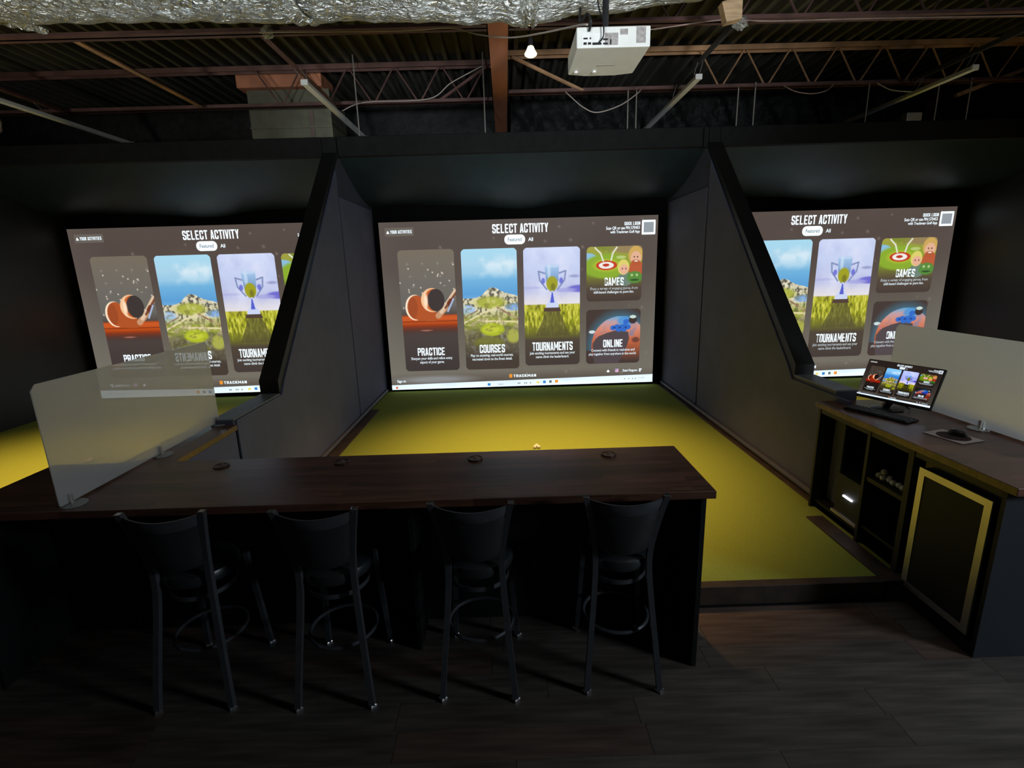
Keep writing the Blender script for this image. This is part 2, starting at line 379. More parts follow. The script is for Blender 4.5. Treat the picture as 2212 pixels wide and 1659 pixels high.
def joist(label, xa, xb, y, x0, period, flip, mt, mb_, mw, group='open web steel joists'):
    t = thing('steel_joist', label, 'joist', ((xa+xb)/2, y, 4.4), group=group)
    for nm, z, s, m_ in (('bottom_chord', 4.40, 1, mb_), ('top_chord', 4.83, 1, mt)):
        q = MB()
        q.box(xa, xb, y-.062, y-.008, z, z+.007); q.box(xa, xb, y-.014, y-.008, z, z+.052)
        q.box(xa, xb, y+.008, y+.062, z, z+.007); q.box(xa, xb, y+.008, y+.014, z, z+.052)
        if nm == 'top_chord':
            q = MB(); q.box(xa, xb, y-.062, y-.008, z+.045, z+.06); q.box(xa, xb, y-.062, y-.055, z, z+.045); q.box(xa, xb, y+.008, y+.062, z+.045, z+.06); q.box(xa, xb, y+.055, y+.062, z, z+.045)
        obj(nm, q, m_, t)
    x = x0
    while x-period/2 < xa: x += period
    while x+period/2 < xb:
        for sgn in (-1, 1):
            w = MB().tube([(x+sgn*.018, y, 4.425), (x+sgn*(period/2-.015), y, 4.85)], 0.0115, 6)
            obj('web_bar', w, mw, t, org=(x, y, 4.425))
        x += period
    return t
joist('dark red steel joist close behind the foil duct, left of the girder', -8, -.11, 5.33, -.42, 0.605, 0, MT['joist'], MT['joist'], MT['joist'])
joist('dark red steel joist close behind the duct and projector, right of the girder', .10, 8, 5.33, 0.42, 0.605, 0, MT['joist'], MT['joist'], MT['joist'])
jr = joist('steel joist right of the girder with an orange top chord', .10, 8.6, 7.2, 2.87, 0.598, 0, MT['joist_o'], MT['joist'], MT['joist_o'])
jl = joist('brown steel joist left of the girder above the pale box', -9, -.11, 7.47, -2.96, 0.62, 0, MT['joist'], MT['joist'], MT['joist'])
obj('end_bar', MB().tube([(.16, 7.2, 4.84), (1.08, 7.2, 4.42)], 0.024, 6), MT['joist_o'], jr)
obj('end_bar', MB().tube([(-.16, 7.47, 4.84), (-.85, 7.47, 4.42)], 0.02, 6), MT['joist'], jl)
for n, (x, y1) in enumerate(((-5.87, 7.40), (-4.0, 7.40), (-2.23, 7.40), (2.27, 7.13), (5.36, 7.13))):
    w_ = .03 if n < 3 else .014; q = MB().box(x-w_, x+w_, 5.40, y1, 4.40, 4.406); q.box(x-w_, x-w_+.006, 5.40, y1, 4.406, 4.45)
    b = obj('bridging_angle', q, MT['joist_o'] if n == 1 else MT['joist'] if n < 3 else MT['blackm'])
    tag(b, ['steel angle between two joists above the leftmost strip light', 'steel angle between two joists left of the pale box', 'steel angle between two joists with foil wrapped on its near end', 'dark steel angle above the strip light right of the projector', 'dark steel angle above the upper right strip light'][n], 'angle', 'bridging angles between joists')
for n, (p0, p1) in enumerate((((6.1, 7.33, 4.28), (7.1, 7.33, 4.62)), ((7.3, 8.6, 4.12), (8.6, 8.6, 4.62)))):
    b = obj('brace', MB().tube([p0, p1], 0.035, 4), MT['joist_o'] if n == 0 else MT['joist'])
    tag(b, ['rusty diagonal brace below the end of the right joist', 'rusty diagonal brace against the dark red wall'][n], 'brace')

# things above and behind the header
b = thing('sheet_metal_box', 'pale stained sheet metal box rising behind the left header', 'duct', (-2.97, 7.9, 3.9))
obj('casing', MB().box(-3.56, -2.41, 7.80, 8.5, 3.7, 4.72), MT['sheet'], b)
obj('seam', MB().box(-3.565, -2.405, 7.785, 7.80, 4.22, 4.25), MT['sheet'], b)
obj('stripe', MB().box(-2.72, -2.66, 7.790, 7.80, 3.7, 4.45), MT['tan'], b)
o = obj('steel_beam', MB().box(-3.64, -2.47, 7.70, 8.2, 4.725, 4.89), MT['girder']); tag(o, 'short orange steel beam capping the pale sheet metal box', 'beam')
mb = MB(); rows = []
for j in range(20):
    rr = []
    for i in range(90):
        x = .15+6.6*i/89; t = j/19
        y = 8.85+.10*math.sin(x*7+3*t)*math.sin(t*5+x*2)+.05*math.sin(x*17+t*9)
        rr.append((x, y, 3.75+1.05*t))
    rows.append(rr)
mb.grid(rows); o = obj('plastic_sheet', mb, MT['poly'], smooth=True); tag(o, 'crumpled black plastic sheet hung behind the right joist', 'sheet')
struct('wall_back_red', MB().box(7.0, 9.8, 8.96, 9.04, 3.7, 4.9), MT['redwall'])
o = obj('junction_box', MB().box(5.3, 5.5, 7.085, 7.195, 3.926, 4.03), MT['rod'], bevel=.01); tag(o, 'small grey metal box lying on the right header beam', 'box')
rods = [(1.66, 4.42, 'thin galvanised rod below the right side of the projector'), (1.77, 4.43, 'thin galvanised rod just left of the strip light beside the projector'), (3.10, 4.41, 'thin galvanised rod, left one of the close pair right of the middle'),
        (3.32, 4.46, 'taller thin galvanised rod, right one of the close pair right of the middle'), (4.81, 4.42, 'thin galvanised rod crossing behind the upper right strip light'), (5.73, 4.42, 'thin galvanised rod right of the small metal box on the header'),
        (6.15, 4.44, 'thin galvanised rod in front of the dark red wall'), (-1.87, 4.9, 'thin rod beside the strip light above the left divider'), (-.215, 4.89, 'thin pale rod just left of the orange girder')]
for n, (x, z1, lb) in enumerate(rods):
    r = obj('hanger_rod', MB().tube([(x, 7.17, 3.925), (x, 7.17, z1)], .009, 6), MT['rod'], smooth=True)
    tag(r, lb, 'rod', 'hanger rods above the header')

# ================================================================== lighting fixtures
def lamp(x, n):
    t = thing('flood_lamp', ['lit warm flood lamp over the left bay', 'lit warm flood bulb hanging between the girder and the projector', 'lit warm flood lamp over the right bay'][n], 'lamp', (x, 5.0, 4.05), group='flood lamps over the bays')
    obj('bulb', MB().lathe([(.004, 0), (.036, .004), (.052, .015), (.055, .025), (.042, .045), (.024, .083)], (x, 5, 4.03), 24), MT['bulb'], t, smooth=True)
    obj('socket', MB().lathe([(.022, 0), (.024, .05), (.018, .07)], (x, 5, 4.112), 14), MT['dark'], t, smooth=True)
    obj('stem', MB().tube([(x, 5, 4.18), (x, 5, 4.9)], .006, 6), MT['dark'], t)
for n, x in enumerate(BAY): lamp(x, n)
def strip(x, y0, label, n):
    bx = (-5.87, -2.23, 2.27, 5.36)[n]
    t = thing('strip_light', label, 'strip light', (x, y0, 4.2), group='unlit strip lights under the joists')
    y1 = y0+2.42
    obj('housing', MB().prism([(x-.035, 4.2), (x+.035, 4.2), (x+.028, 4.245), (x-.028, 4.245)], 'y', y0+.03, y1-.03), MT['tube'], t, bevel=.004)
    for a, b_ in ((y0, y0+.03), (y1-.03, y1)): obj('end_cap', MB().box(x-.038, x+.038, a, b_, 4.195, 4.25), MT['tube'], t, bevel=.004)
    for yy in (y0+.10, 7.0):
        for s in (-1, 1): obj('hanger_wire', MB().tube([(x+s*.03, yy, 4.24), (x+s*.03+(bx-x)*.5, yy+.01, 4.33), (bx+s*.028, yy+.02, 4.405)], .0035, 5), MT['rod'], t)
strip(-5.70, 6.0, 'long white strip light hanging at the upper left corner', 0)
strip(-2.12, 6.03, 'white strip light hanging right of the pale sheet metal box', 1)
strip(2.22, 6.18, 'white strip light hanging right of the projector', 2)
strip(5.27, 6.12, 'white strip light hanging at the upper right', 3)

# ---- foil wrapped duct
mb = MB(); rows = []; NX, NA = 420, 64
rng = np.random.RandomState(3)
def fbm(x, y, seed):
    r = np.random.RandomState(seed); s = 0; a = 1
    for o_ in range(5):
        px, py = r.rand(2)*10; kx, ky = r.randn(2)*(2**o_)*3.2
        s += a*math.sin(x*kx+px+1.7*math.sin(y*ky*.7+py))*math.cos(y*ky+py+1.3*math.sin(x*kx*.6)); a *= .62
    return s
sp = [(-7, .06), (-5, .045), (-3.1, .03), (-1.5, 0), (.05, -.045), (.3, -.03), (1.0, 0.02), (1.6, .085), (2.2, .19), (3.0, .36), (3.6, .5)]
for i in range(NX+1):
    x = -6.2+9.6*i/NX; z = np.interp(x, [p[0] for p in sp], [p[1] for p in sp])
    rad = .35+.018*math.exp(-((x-.12)/.05)**2)-.012*math.exp(-((x+1.15)/.05)**2)+.02*math.exp(-((x-.30)/.12)**2)
    rr = []
    for k in range(NA+1):
        a = 2*PI*(k % NA)/NA; ca, sa = math.cos(a), math.sin(a)
        d = .011*fbm(x*1.5, a*1.2+x*.6, 5) if k % NA or True else 0
        w = math.sin(a/2)**.3 if 0 < a < 2*PI else 0
        r_ = rad+d*w
        rr.append((x, 4.0+r_*ca, 4.305+z+r_*sa))
    rows.append(rr)
mb.grid(rows)
dt = thing('foil_duct', 'big crinkled silver foil duct running across the top', 'duct', (-1.5, 4.0, 4.3))
obj('sleeve', mb, MT['foil'], dt, smooth=True)
mb = MB(); rows = []
for i in range(9):
    x = .13+.13*i/8; rr = []
    for k in range(49):
        a = 2*PI*k/48; r_ = .365+.018*math.sin(i*2.2)+.012*math.sin(a*13+i)+.045*math.exp(-((a-4.45)/.16)**2)*math.exp(-((i-4)/2.5)**2)
        rr.append((x+.03*math.sin(a*3), 4.0+r_*math.cos(a), 4.26+r_*math.sin(a)))
    rows.append(rr)
mb.grid(rows); obj('tape_band', mb, MT['foil'], dt, smooth=True)
mb = MB(); rows = []
for i in range(7):
    x = -1.42+.16*i/6; rr = []
    for k in range(49):
        a = 2*PI*k/48; r_ = .362+.014*math.sin(i*1.9+a*5)
        rr.append((x+.10*math.sin(a+1), 4.0+r_*math.cos(a), 4.30+r_*math.sin(a)))
    rows.append(rr)
mb.grid(rows); obj('tape_band', mb, MT['foil'], dt, smooth=True)
def crumple(c, r, seed, n=14, m=8, s=(1, 1, 1)):
    q = MB(); rr_ = np.random.RandomState(seed); rows = []
    for i in range(m+1):
        row = []
        for k in range(n+1):
            if k == n: row.append(row[0]); continue
            d = r*(.75+.5*rr_.rand()); a = 2*PI*k/n; t = PI*i/m
            row.append((c[0]+s[0]*d*math.sin(t)*math.cos(a), c[1]+s[1]*d*math.sin(t)*math.sin(a), c[2]-s[2]*d*math.cos(t)))
        rows.append(row)
    return q.grid(rows)
o = obj('foil_scrap', crumple((-2.13, 5.24, 4.375), .055, 1, s=(1, .8, .9)), MT['foil']); tag(o, 'crumpled foil wrapped on the joist near the duct seam', 'foil', None)
o = obj('foil_scrap', crumple((2.24, 5.24, 4.35), .06, 2, s=(1.2, .8, .9)), MT['foil']); tag(o, 'crumpled foil behind the pale wood block', 'foil', None)
mb = MB(); rows = []
for i in range(12):
    t = i/11; c = Vector((-3.75+.40*t, 4.25, 4.115-.105*t)); w = .035*(1-.5*t)+.006*math.sin(i*2.1)
    rows.append([(c.x+w*.5*math.cos(a)+.004*math.sin(i*3+a*2), c.y+w*.6*math.sin(a), c.z+w*math.cos(a+.9)) for a in [2*PI*k/10 for k in range(11)]])
mb.grid(rows); o = obj('foil_strip', mb, MT['foil'], smooth=False); tag(o, 'torn foil strip dangling below the left end of the duct', 'foil')
o = obj('wood_block', MB().prism([(1.72, 4.15), (1.88, 4.19), (1.885, 4.035), (1.765, 4.01)], 'y', 4.38, 4.46), MT['wood'], bevel=.003); tag(o, 'pale wood block hanging under the right end of the foil duct', 'block')
o = obj('cloth_scrap', crumple((-5.47, 6.0, 3.9), .05, 8, s=(.5, .6, 1.9)), MT['tan']); tag(o, 'small tan scrap hanging at the left picture edge below the strip light', 'scrap')

# ---- cables
def smooth_path(pts, n=6):
    P = [Vector(p) for p in pts]; out = []
    for i in range(len(P)-1):
        p0, p1, p2, p3 = P[max(i-1, 0)], P[i], P[i+1], P[min(i+2, len(P)-1)]
        for j in range(n):
            t = j/n; out.append(.5*((2*p1)+(-p0+p2)*t+(2*p0-5*p1+4*p2-p3)*t*t+(-p0+3*p1-3*p2+p3)*t**3))
    return out+[P[-1]]
def cable(label, pts, r, m, name='cable'):
    o = obj(name, MB().tube(smooth_path(pts), r, 6), m, smooth=True); return tag(o, label, 'cable')
cable('pale cable drooping past the girder into the projector', [(-2.19, 5.2, 4.36), (-.96, 5.2, 4.345), (-.43, 5.2, 4.355), (-.19, 5.0, 4.22), (.085, 4.6, 4.03), (.30, 4.0, 3.815), (.47, 3.4, 3.61), (.515, 3.28, 3.565)], .006, MT['cable'])
cable('pale cable clipped along the near joist to the right', [(1.1, 5.2, 4.30), (1.38, 5.2, 4.30), (2.05, 5.2, 4.365), (2.5, 5.2, 4.345), (3.5, 5.2, 4.345), (4.85, 5.2, 4.335), (5.6, 5.2, 4.33)], .006, MT['conduit'])
cable('pale cable looping over the bottom chord of the left joist', [(-2.13, 7.38, 4.31), (-1.81, 7.38, 4.408), (-.97, 7.38, 4.427), (-.65, 7.38, 4.615), (-.24, 7.38, 4.80)], .007, MT['cable'])
cable('white cable hanging in a loop below the projector', [(.84, 7.15, 4.40), (.9, 7.08, 4.32), (1.05, 7.0, 4.17), (1.23, 7.0, 4.105), (1.52, 7.0, 4.18), (1.75, 7.08, 4.33), (1.82, 7.15, 4.40)], .007, MT['cable'])
cable('short pale cable dropping to the upper right strip light', [(4.90, 7.15, 4.40), (5.03, 7.08, 4.30), (5.18, 7.0, 4.25), (5.27, 6.98, 4.24)], .007, MT['cable'])
cable('short pale cable sagging below the right joist', [(3.68, 7.15, 4.40), (3.8, 7.08, 4.31), (4.0, 7.05, 4.27), (4.2, 7.08, 4.31), (4.32, 7.15, 4.40)], .006, MT['conduit'])

# ---- projector
def projector():
    x0, x1, y0, y1, z0, z1 = .455, .888, 3.30, 3.74, 3.452, 3.562
    t = thing('projector', 'white ceiling projector with cables plugged into its back', 'projector', ((x0+x1)/2, (y0+y1)/2, z0))
    poly = [(x0, y0), (x1, y0), (x1, y1-.02), ((x0+x1)/2+.1, y1+.012), ((x0+x1)/2-.1, y1+.012), (x0, y1-.02)]
    obj('casing', MB().prism(poly, 'z', z0, z1), MT['white'], t, bevel=.006)
    obj('port_panel', MB().box(x0+.03, x0+.245, y0-.002, y0+.001, z0+.012, z0+.075), MT['white2'], t)
    obj('grey_port_panel', MB().box(x0+.165, x0+.243, y0-.0035, y0-.0015, z0+.012, z0+.075), MT['greyp'], t)
    for (a, b_, c, d) in ((.04, .058, .016, .028), (.066, .084, .016, .028), (.04, .064, .044, .052), (.076, .084, .044, .053), (.155, .182, .037, .046), (.155, .182, .015, .024), (.195, .203, .014, .042), (.092, .145, .014, .026)):
        obj('port', MB().box(x0+a, x0+b_, y0-.0055, y0-.0025, z0+c, z0+d), MT['dark'], t)
    obj('rating_label', MB().box(x0+.35, x0+.405, y0-.002, y0+.001, z0+.02, z0+.104), MT['greyp'], t)
    obj('rating_label', MB().box(x0+.255, x0+.30, y0-.002, y0+.001, z0+.065, z0+.095), MT['greyp'], t)
    obj('latch_slot', MB().box(x0+.16, x0+.28, 3.565, 3.577, z0-.001, z0+.003), MT['greyp'], t)
    for xx in (.045, .165): obj('foot', MB().lathe([(.013, 0), (.013, .008), (.009, .012)], (x0+xx, 3.66, z0-.012), 14), MT['white2'], t, smooth=True)
    obj('mount_pole', MB().tube([(.67, 3.55, z1), (.67, 3.55, 4.9)], .02, 10), MT['dark'], t)
    obj('lens', MB().tube([(.60, 3.73, 3.505), (.60, 3.78, 3.505)], .035, 18), MT['dark'], t)
projector()
cable('black power cable plugged into the projector left of centre', [(.525, 3.285, 3.535), (.528, 3.25, 3.565), (.51, 3.27, 3.615), (.48, 3.33, 3.60), (.49, 3.4, 3.7)], .008, MT['dark'])
cable('thin black cable curving down to the projector ports', [(.585, 3.285, 3.475), (.605, 3.26, 3.50), (.60, 3.26, 3.58), (.585, 3.3, 3.65), (.6, 3.5, 3.85)], .0045, MT['dark'])

# ================================================================== the screen picture
def noise2(h, w, sx, sy_, seed):
    r = np.random.RandomState(seed); gy, gx = int(sy_)+2, int(sx)+2; g_ = r.rand(gy, gx)
    y = np.linspace(0, sy_, h, endpoint=False)[:, None]; x = np.linspace(0, sx, w, endpoint=False)[None, :]
    yi, xi = y.astype(int), x.astype(int); fy, fx = y-yi, x-xi; fy = fy*fy*(3-2*fy); fx = fx*fx*(3-2*fx)
    return (g_[yi, xi]*(1-fy)*(1-fx)+g_[yi+1, xi]*fy*(1-fx)+g_[yi, xi+1]*(1-fy)*fx+g_[yi+1, xi+1]*fy*fx)
def fb(h, w, sx, sy_, seed, oc=4):
    s = 0; a = 1; t = 0
    for k in range(oc): s = s+a*noise2(h, w, sx*2**k, sy_*2**k, seed+k); t += a; a *= .55
    return s/t
class Pic:
    def __init__(s, w, h, asp):
        s.w, s.h, s.asp = w, h, asp
        s.x, s.y = np.meshgrid((np.arange(w))/(w-1), (np.arange(h))/(h-1)); s.c = np.zeros((h, w, 3))
    def put(s, m, col):
        m = np.clip(m, 0, 1)[..., None]; s.c = s.c*(1-m)+(np.array(col)/255. if not isinstance(col, np.ndarray) else col)*m; return s
    def ell(s, cx, cy_, rx, ry, soft=.03):
        d = np.sqrt(((s.x-cx)/rx)**2+((s.y-cy_)/ry)**2); return np.clip((1-d)/soft+.5, 0, 1)
    def poly(s, pts, soft=1.0):
        inside = np.zeros_like(s.x, bool); n = len(pts)
        for i in range(n):
            (x1, y1), (x2, y2) = pts[i], pts[(i+1) % n]
            c_ = ((y1 > s.y) != (y2 > s.y)) & (s.x < (x2-x1)*(s.y-y1)/((y2-y1) or 1e-9)+x1); inside ^= c_
        return inside.astype(float)
    def line(s, x1, y1, x2, y2, w):
        dx, dy = x2-x1, (y2-y1)*s.asp; px, py = s.x-x1, (s.y-y1)*s.asp
        t = np.clip((px*dx+py*dy)/(dx*dx+dy*dy), 0, 1); d = np.hypot(px-t*dx, py-t*dy); return np.clip((w-d)/(.3*w)+.5, 0, 1)
    def ramp(s, stops, v=None):
        v = s.y if v is None else v; ks = [q[0] for q in stops]
        return np.stack([np.interp(v, ks, [q[1][i]/255. for q in stops]) for i in range(3)], -1)
def N(p, sx, sy_, seed, oc=4): return fb(p.h, p.w, sx, sy_, seed, oc)

def pic_practice():
    p = Pic(128, 270, 2.1); p.c = p.ramp([(0, (118, 108, 94)), (.18, (112, 106, 98)), (.45, (104, 102, 98)), (.53, (80, 70, 66)), (1, (62, 54, 54))])
    r = np.random.RandomState(4)
    for yy, xs in ((.11, (.16, .43, .70, .96)), (.21, (.2, .47, .74)), (.29, (.24, .8))):
        for xx in xs:
            a, b_ = np.abs(p.x-xx), np.abs(p.y-yy)*2.1; p.put(np.exp(-(a*b_)*9000)*np.exp(-(a+b_)*40)*.55, (200, 195, 180))
    for i in range(26): p.put(p.ell(r.rand(), .12+.36*r.rand(), .013, .0065, .8)*.8, (235, 225, 205))
    p.put(((p.y > .525) & (p.y < .60)).astype(float), p.ramp([(.52, (150, 62, 25)), (.545, (205, 90, 40)), (.60, (190, 80, 32))]))
    p.put(((p.y >= .585)).astype(float)*np.clip((.70-p.y)/.1, 0, 1), p.ramp([(.58, (205, 88, 30)), (.62, (150, 52, 22)), (.66, (95, 40, 32)), (.7, (64, 50, 50))]))
    p.put(((p.y > .575) & (p.y < .587)).astype(float)*.6, (110, 45, 20))
    w = (255, 232, 205)
    p.put(p.ell(.25, .462, .175, .105), w)
    p.put(np.maximum(p.ell(.275, .462, .165, .1), p.poly([(.24, .38), (.42, .45), (.66, .515), (.76, .50), (.69, .55), (.61, .578), (.29, .575)])), (178, 84, 42))
    p.put(p.ell(.21, .462, .085, .085)*.5, (140, 66, 38))
    p.put(p.line(.66, .535, .80, .47, .05), (200, 150, 115)); p.put(p.line(.72, .505, .99, .335, .032), (225, 195, 165))
    p.put(p.line(.80, .47, 1.02, .34, .02), (120, 75, 55)); p.put(p.line(.86, .435, .90, .41, .033), (110, 55, 40)); p.put(p.line(.84, .50, .95, .40, .014), (170, 190, 225))
    p.put(p.ell(.565, .405, .2, .098), (245, 195, 150)); p.put(p.ell(.60, .405, .175, .092), (196, 98, 46))
    p.put(p.ell(.635, .405, .155, .091), (62, 54, 54)); p.put(p.ell(.45, .41, .035, .06, .8), (255, 225, 195))
    p.put(p.ell(.43, .655, .1, .006, .9)*.7, (200, 130, 110))
    return p
def pic_courses():
    p = Pic(128, 270, 2.1); n1 = N(p, 4, 7, 11); n2 = N(p, 22, 40, 12, 3); n3 = N(p, 6, 26, 15)
    p.c = p.ramp([(0, (168, 218, 240)), (.12, (170, 212, 235)), (.2, (150, 200, 230)), (.25, (112, 178, 222)), (.36, (92, 160, 215)), (.40, (110, 170, 220)), (1, (110, 170, 220))])
    p.put(np.clip((n1-.5)*5, 0, 1)*np.clip((.25-p.y)*9, 0, 1)*np.clip((p.y-.03)*12, 0, 1)*.75, (225, 240, 248))
    hz = .395-.075*np.exp(-((p.x-.52)/.16)**2)-.035*np.exp(-((p.x-.75)/.2)**2)+.012*(n2-.5)
    land = (p.y > hz).astype(float)
    p.put(land, (214, 208, 178)); p.put(land*np.clip((n2-.52)*7, 0, 1), (95, 92, 84)); p.put(land*np.clip((.38-n2)*7, 0, 1), (235, 228, 205))
    p.put(p.ell(.5, .435, .27, .05, .5)*land, (172, 178, 72)); p.put(p.ell(.06, .50, .16, .05, .4), (165, 195, 228)); p.put(p.ell(.93, .475, .16, .03, .4), (132, 172, 222))
    g_ = np.clip((p.y-.5)*14, 0, 1); p.put(g_, (150, 158, 66)); p.put(g_*np.clip((n3-.5)*7, 0, 1), (205, 200, 150)); p.put(g_*np.clip((.42-n3)*7, 0, 1), (105, 108, 62))
    p.put(p.line(0, .60, .35, .52, .014), (228, 215, 175)); p.put(p.line(.35, .52, .62, .475, .014), (228, 215, 175)); p.put(p.line(.62, .475, 1, .58, .016), (150, 120, 95)); p.put(p.line(0, .555, .25, .50, .012), (150, 125, 95))
    p.put(p.line(.3, .585, 1, .60, .016), (225, 212, 165)); p.put(p.line(1, .62, .8, .72, .03), (215, 200, 160))
    d_ = np.clip((p.y-.62)*12, 0, 1); p.put(d_*.9, (92, 84, 66)); p.put(d_*np.clip((n2-.5)*5, 0, 1)*.8, (140, 142, 130)*1)
    p.put(p.ell(.52, .66, .22, .055, .25), (176, 188, 46)); p.put(p.ell(.5, .66, .15, .028, .3), (196, 205, 62)); p.put(p.ell(.9, .72, .12, .06, .4), (170, 172, 80)); p.put(p.ell(.45, .77, .28, .05, .35)*.8, (120, 122, 48))
    p.put(((n3 > .52) & (p.y > .42) & (p.y < .75) & (n2 > .5)).astype(float)*.45, (118, 112, 62)); p.put(((n3 < .46) & (p.y > .40) & (p.y < .62) & (n2 < .5)).astype(float)*.5, (220, 214, 150)); p.put(np.clip((p.y-.76)*7, 0, 1), (70, 60, 54)); return p
def pic_tournaments():
    p = Pic(128, 270, 2.1); n1 = N(p, 3, 6, 21); n2 = N(p, 34, 22, 22, 3); n3 = N(p, 5, 9, 25)
    p.c = p.ramp([(0, (212, 222, 250)), (.2, (196, 206, 240)), (.36, (200, 204, 235)), (.46, (228, 222, 226)), (1, (228, 222, 226))])
    p.put(np.clip((n1-.5)*4, 0, 1)*.5, (228, 232, 250)); p.put(np.clip((.42-n1)*4, 0, 1)*.4, (170, 178, 220))
    p.put(p.ell(1.0, .345, .22, .03, .4), (112, 108, 205)); p.put(p.ell(.75, .355, .18, .018, .5)*.8, (165, 165, 225)); p.put(p.ell(.9, .24, .09, .012, .6)*.6, (130, 135, 185)); p.put(p.ell(.12, .33, .2, .012, .6)*.4, (165, 165, 220))
    gr = np.clip((p.y-.468)*120, 0, 1); p.put(gr, p.ramp([(.46, (178, 172, 62)), (.5, (168, 170, 44)), (.62, (150, 155, 36)), (.72, (110, 110, 45)), (.78, (78, 68, 58)), (1, (68, 58, 56))]))
    fz = gr*np.clip((.76-p.y)*8, 0, 1); p.put(fz*np.clip((n2-.52)*5, 0, 1)*.9, (222, 218, 92)); p.put(fz*np.clip((.44-n2)*5, 0, 1)*.8, (96, 92, 40))
    p.put(p.poly([(.40, .52), (.62, .52), (.82, .74), (.2, .74)])*.62*np.clip(.6+n3, 0, 1), (82, 76, 52))
    p.put(p.poly([(.36, .50), (.64, .50), (.66, .535), (.35, .535)]), (82, 64, 56))
    # cup
    for s in (-1, 1):
        hx = .505+s*.16
        p.put(np.clip(p.line(.505+s*.11, .215, .505+s*.24, .195, .014)+p.line(.505+s*.24, .195, .505+s*.22, .27, .014)+p.line(.505+s*.22, .27, .505+s*.10, .345, .014), 0, 1), (132, 146, 188))
        p.put(p.ell(.505+s*.16, .275, .035, .025, .5)*.8, (92, 98, 205))
    p.put(p.poly([(.375, .155), (.63, .155), (.615, .27), (.585, .325), (.54, .365), (.47, .365), (.42, .325), (.395, .27)]), p.ramp([(.15, (168, 200, 235)), (.22, (140, 175, 215)), (.3, (115, 140, 175))]))
    p.put(p.ell(.503, .155, .128, .012), (188, 212, 240)); p.put(p.ell(.45, .2, .03, .06, .8)*.6, (215, 232, 250))
    p.put(p.ell(.503, .30, .10, .062, .15), (160, 160, 38)); p.put(p.ell(.52, .325, .04, .03, .7)*.6, (95, 95, 40))
    p.put(p.poly([(.485, .36), (.525, .36), (.55, .43), (.62, .475), (.62, .50), (.39, .50), (.39, .475), (.46, .43)]), (205, 215, 245)); p.put(p.poly([(.495, .37), (.515, .37), (.545, .46), (.465, .46)]), (88, 96, 205))
    return p
def pic_games():
    p = Pic(128, 128, 1.0); n1 = N(p, 5, 5, 31); n2 = N(p, 14, 14, 33, 3)
    p.c = p.ramp([(0, (165, 158, 70)), (.15, (150, 160, 60)), (.5, (120, 140, 45)), (.62, (105, 100, 55)), (.75, (84, 72, 62)), (1, (72, 60, 56))])
    p.put(np.clip((n1-.5)*5, 0, 1)*np.clip((.6-p.y)*5, 0, 1)*.5, (95, 120, 40)); p.put(p.ell(.8, .05, .35, .08, .6), (150, 130, 90))
    p.put(p.ell(0, .22, .2, .11, .15), (140, 190, 220)); p.put(p.ell(.36, .36, .42, .22, .2), (138, 172, 50)); p.put(p.ell(.36, .34, .23, .11, .5)*.6, (205, 205, 60))
    p.put(p.ell(.36, .34, .19, .088), (196, 62, 35)); p.put(p.ell(.355, .34, .135, .062), (240, 235, 228)); p.put(p.ell(.35, .335, .06, .028), (190, 58, 40))
    for a in ((.15, .02, .25, .12), (.25, .12, .3, .26), (.54, .02, .47, .12), (.47, .12, .44, .25)): p.put(p.line(*a, .014), (225, 228, 205))
    p.put(p.ell(.62, .2, .09, .03, .3), (185, 200, 120))
    # a fair-haired child, a bearded man and a green mascot blob, all plain
    p.put(p.ell(.70, .60, .14, .13, .2), (112, 132, 120)); p.put(p.ell(.90, .42, .14, .15, .2), (186, 92, 58))
    p.put(p.ell(.88, .17, .13, .17, .1), (206, 168, 92)); p.put(p.ell(.885, .22, .095, .12, .1), (228, 178, 148)); p.put(p.ell(.885, .31, .085, .06, .2), (182, 90, 55)); p.put(p.ell(.89, .275, .035, .012, .4), (240, 230, 220))
    p.put(p.ell(.665, .38, .105, .14, .1), (222, 208, 110)); p.put(p.ell(.675, .42, .08, .085, .1), (232, 178, 150))
    for xx in (.645, .71): p.put(p.ell(xx, .41, .012, .014, .4), (95, 60, 50))
    for xx in (.855, .915): p.put(p.ell(xx, .2, .012, .016, .4), (80, 60, 45))
    p.put(p.ell(.87, .57, .14, .11, .15), (88, 140, 62)); 
    for xx in (.82, .91): p.put(p.ell(xx, .53, .022, .025, .3), (180, 200, 140))
    p.put(p.ell(.87, .62, .08, .018, .4), (50, 80, 45)); return p
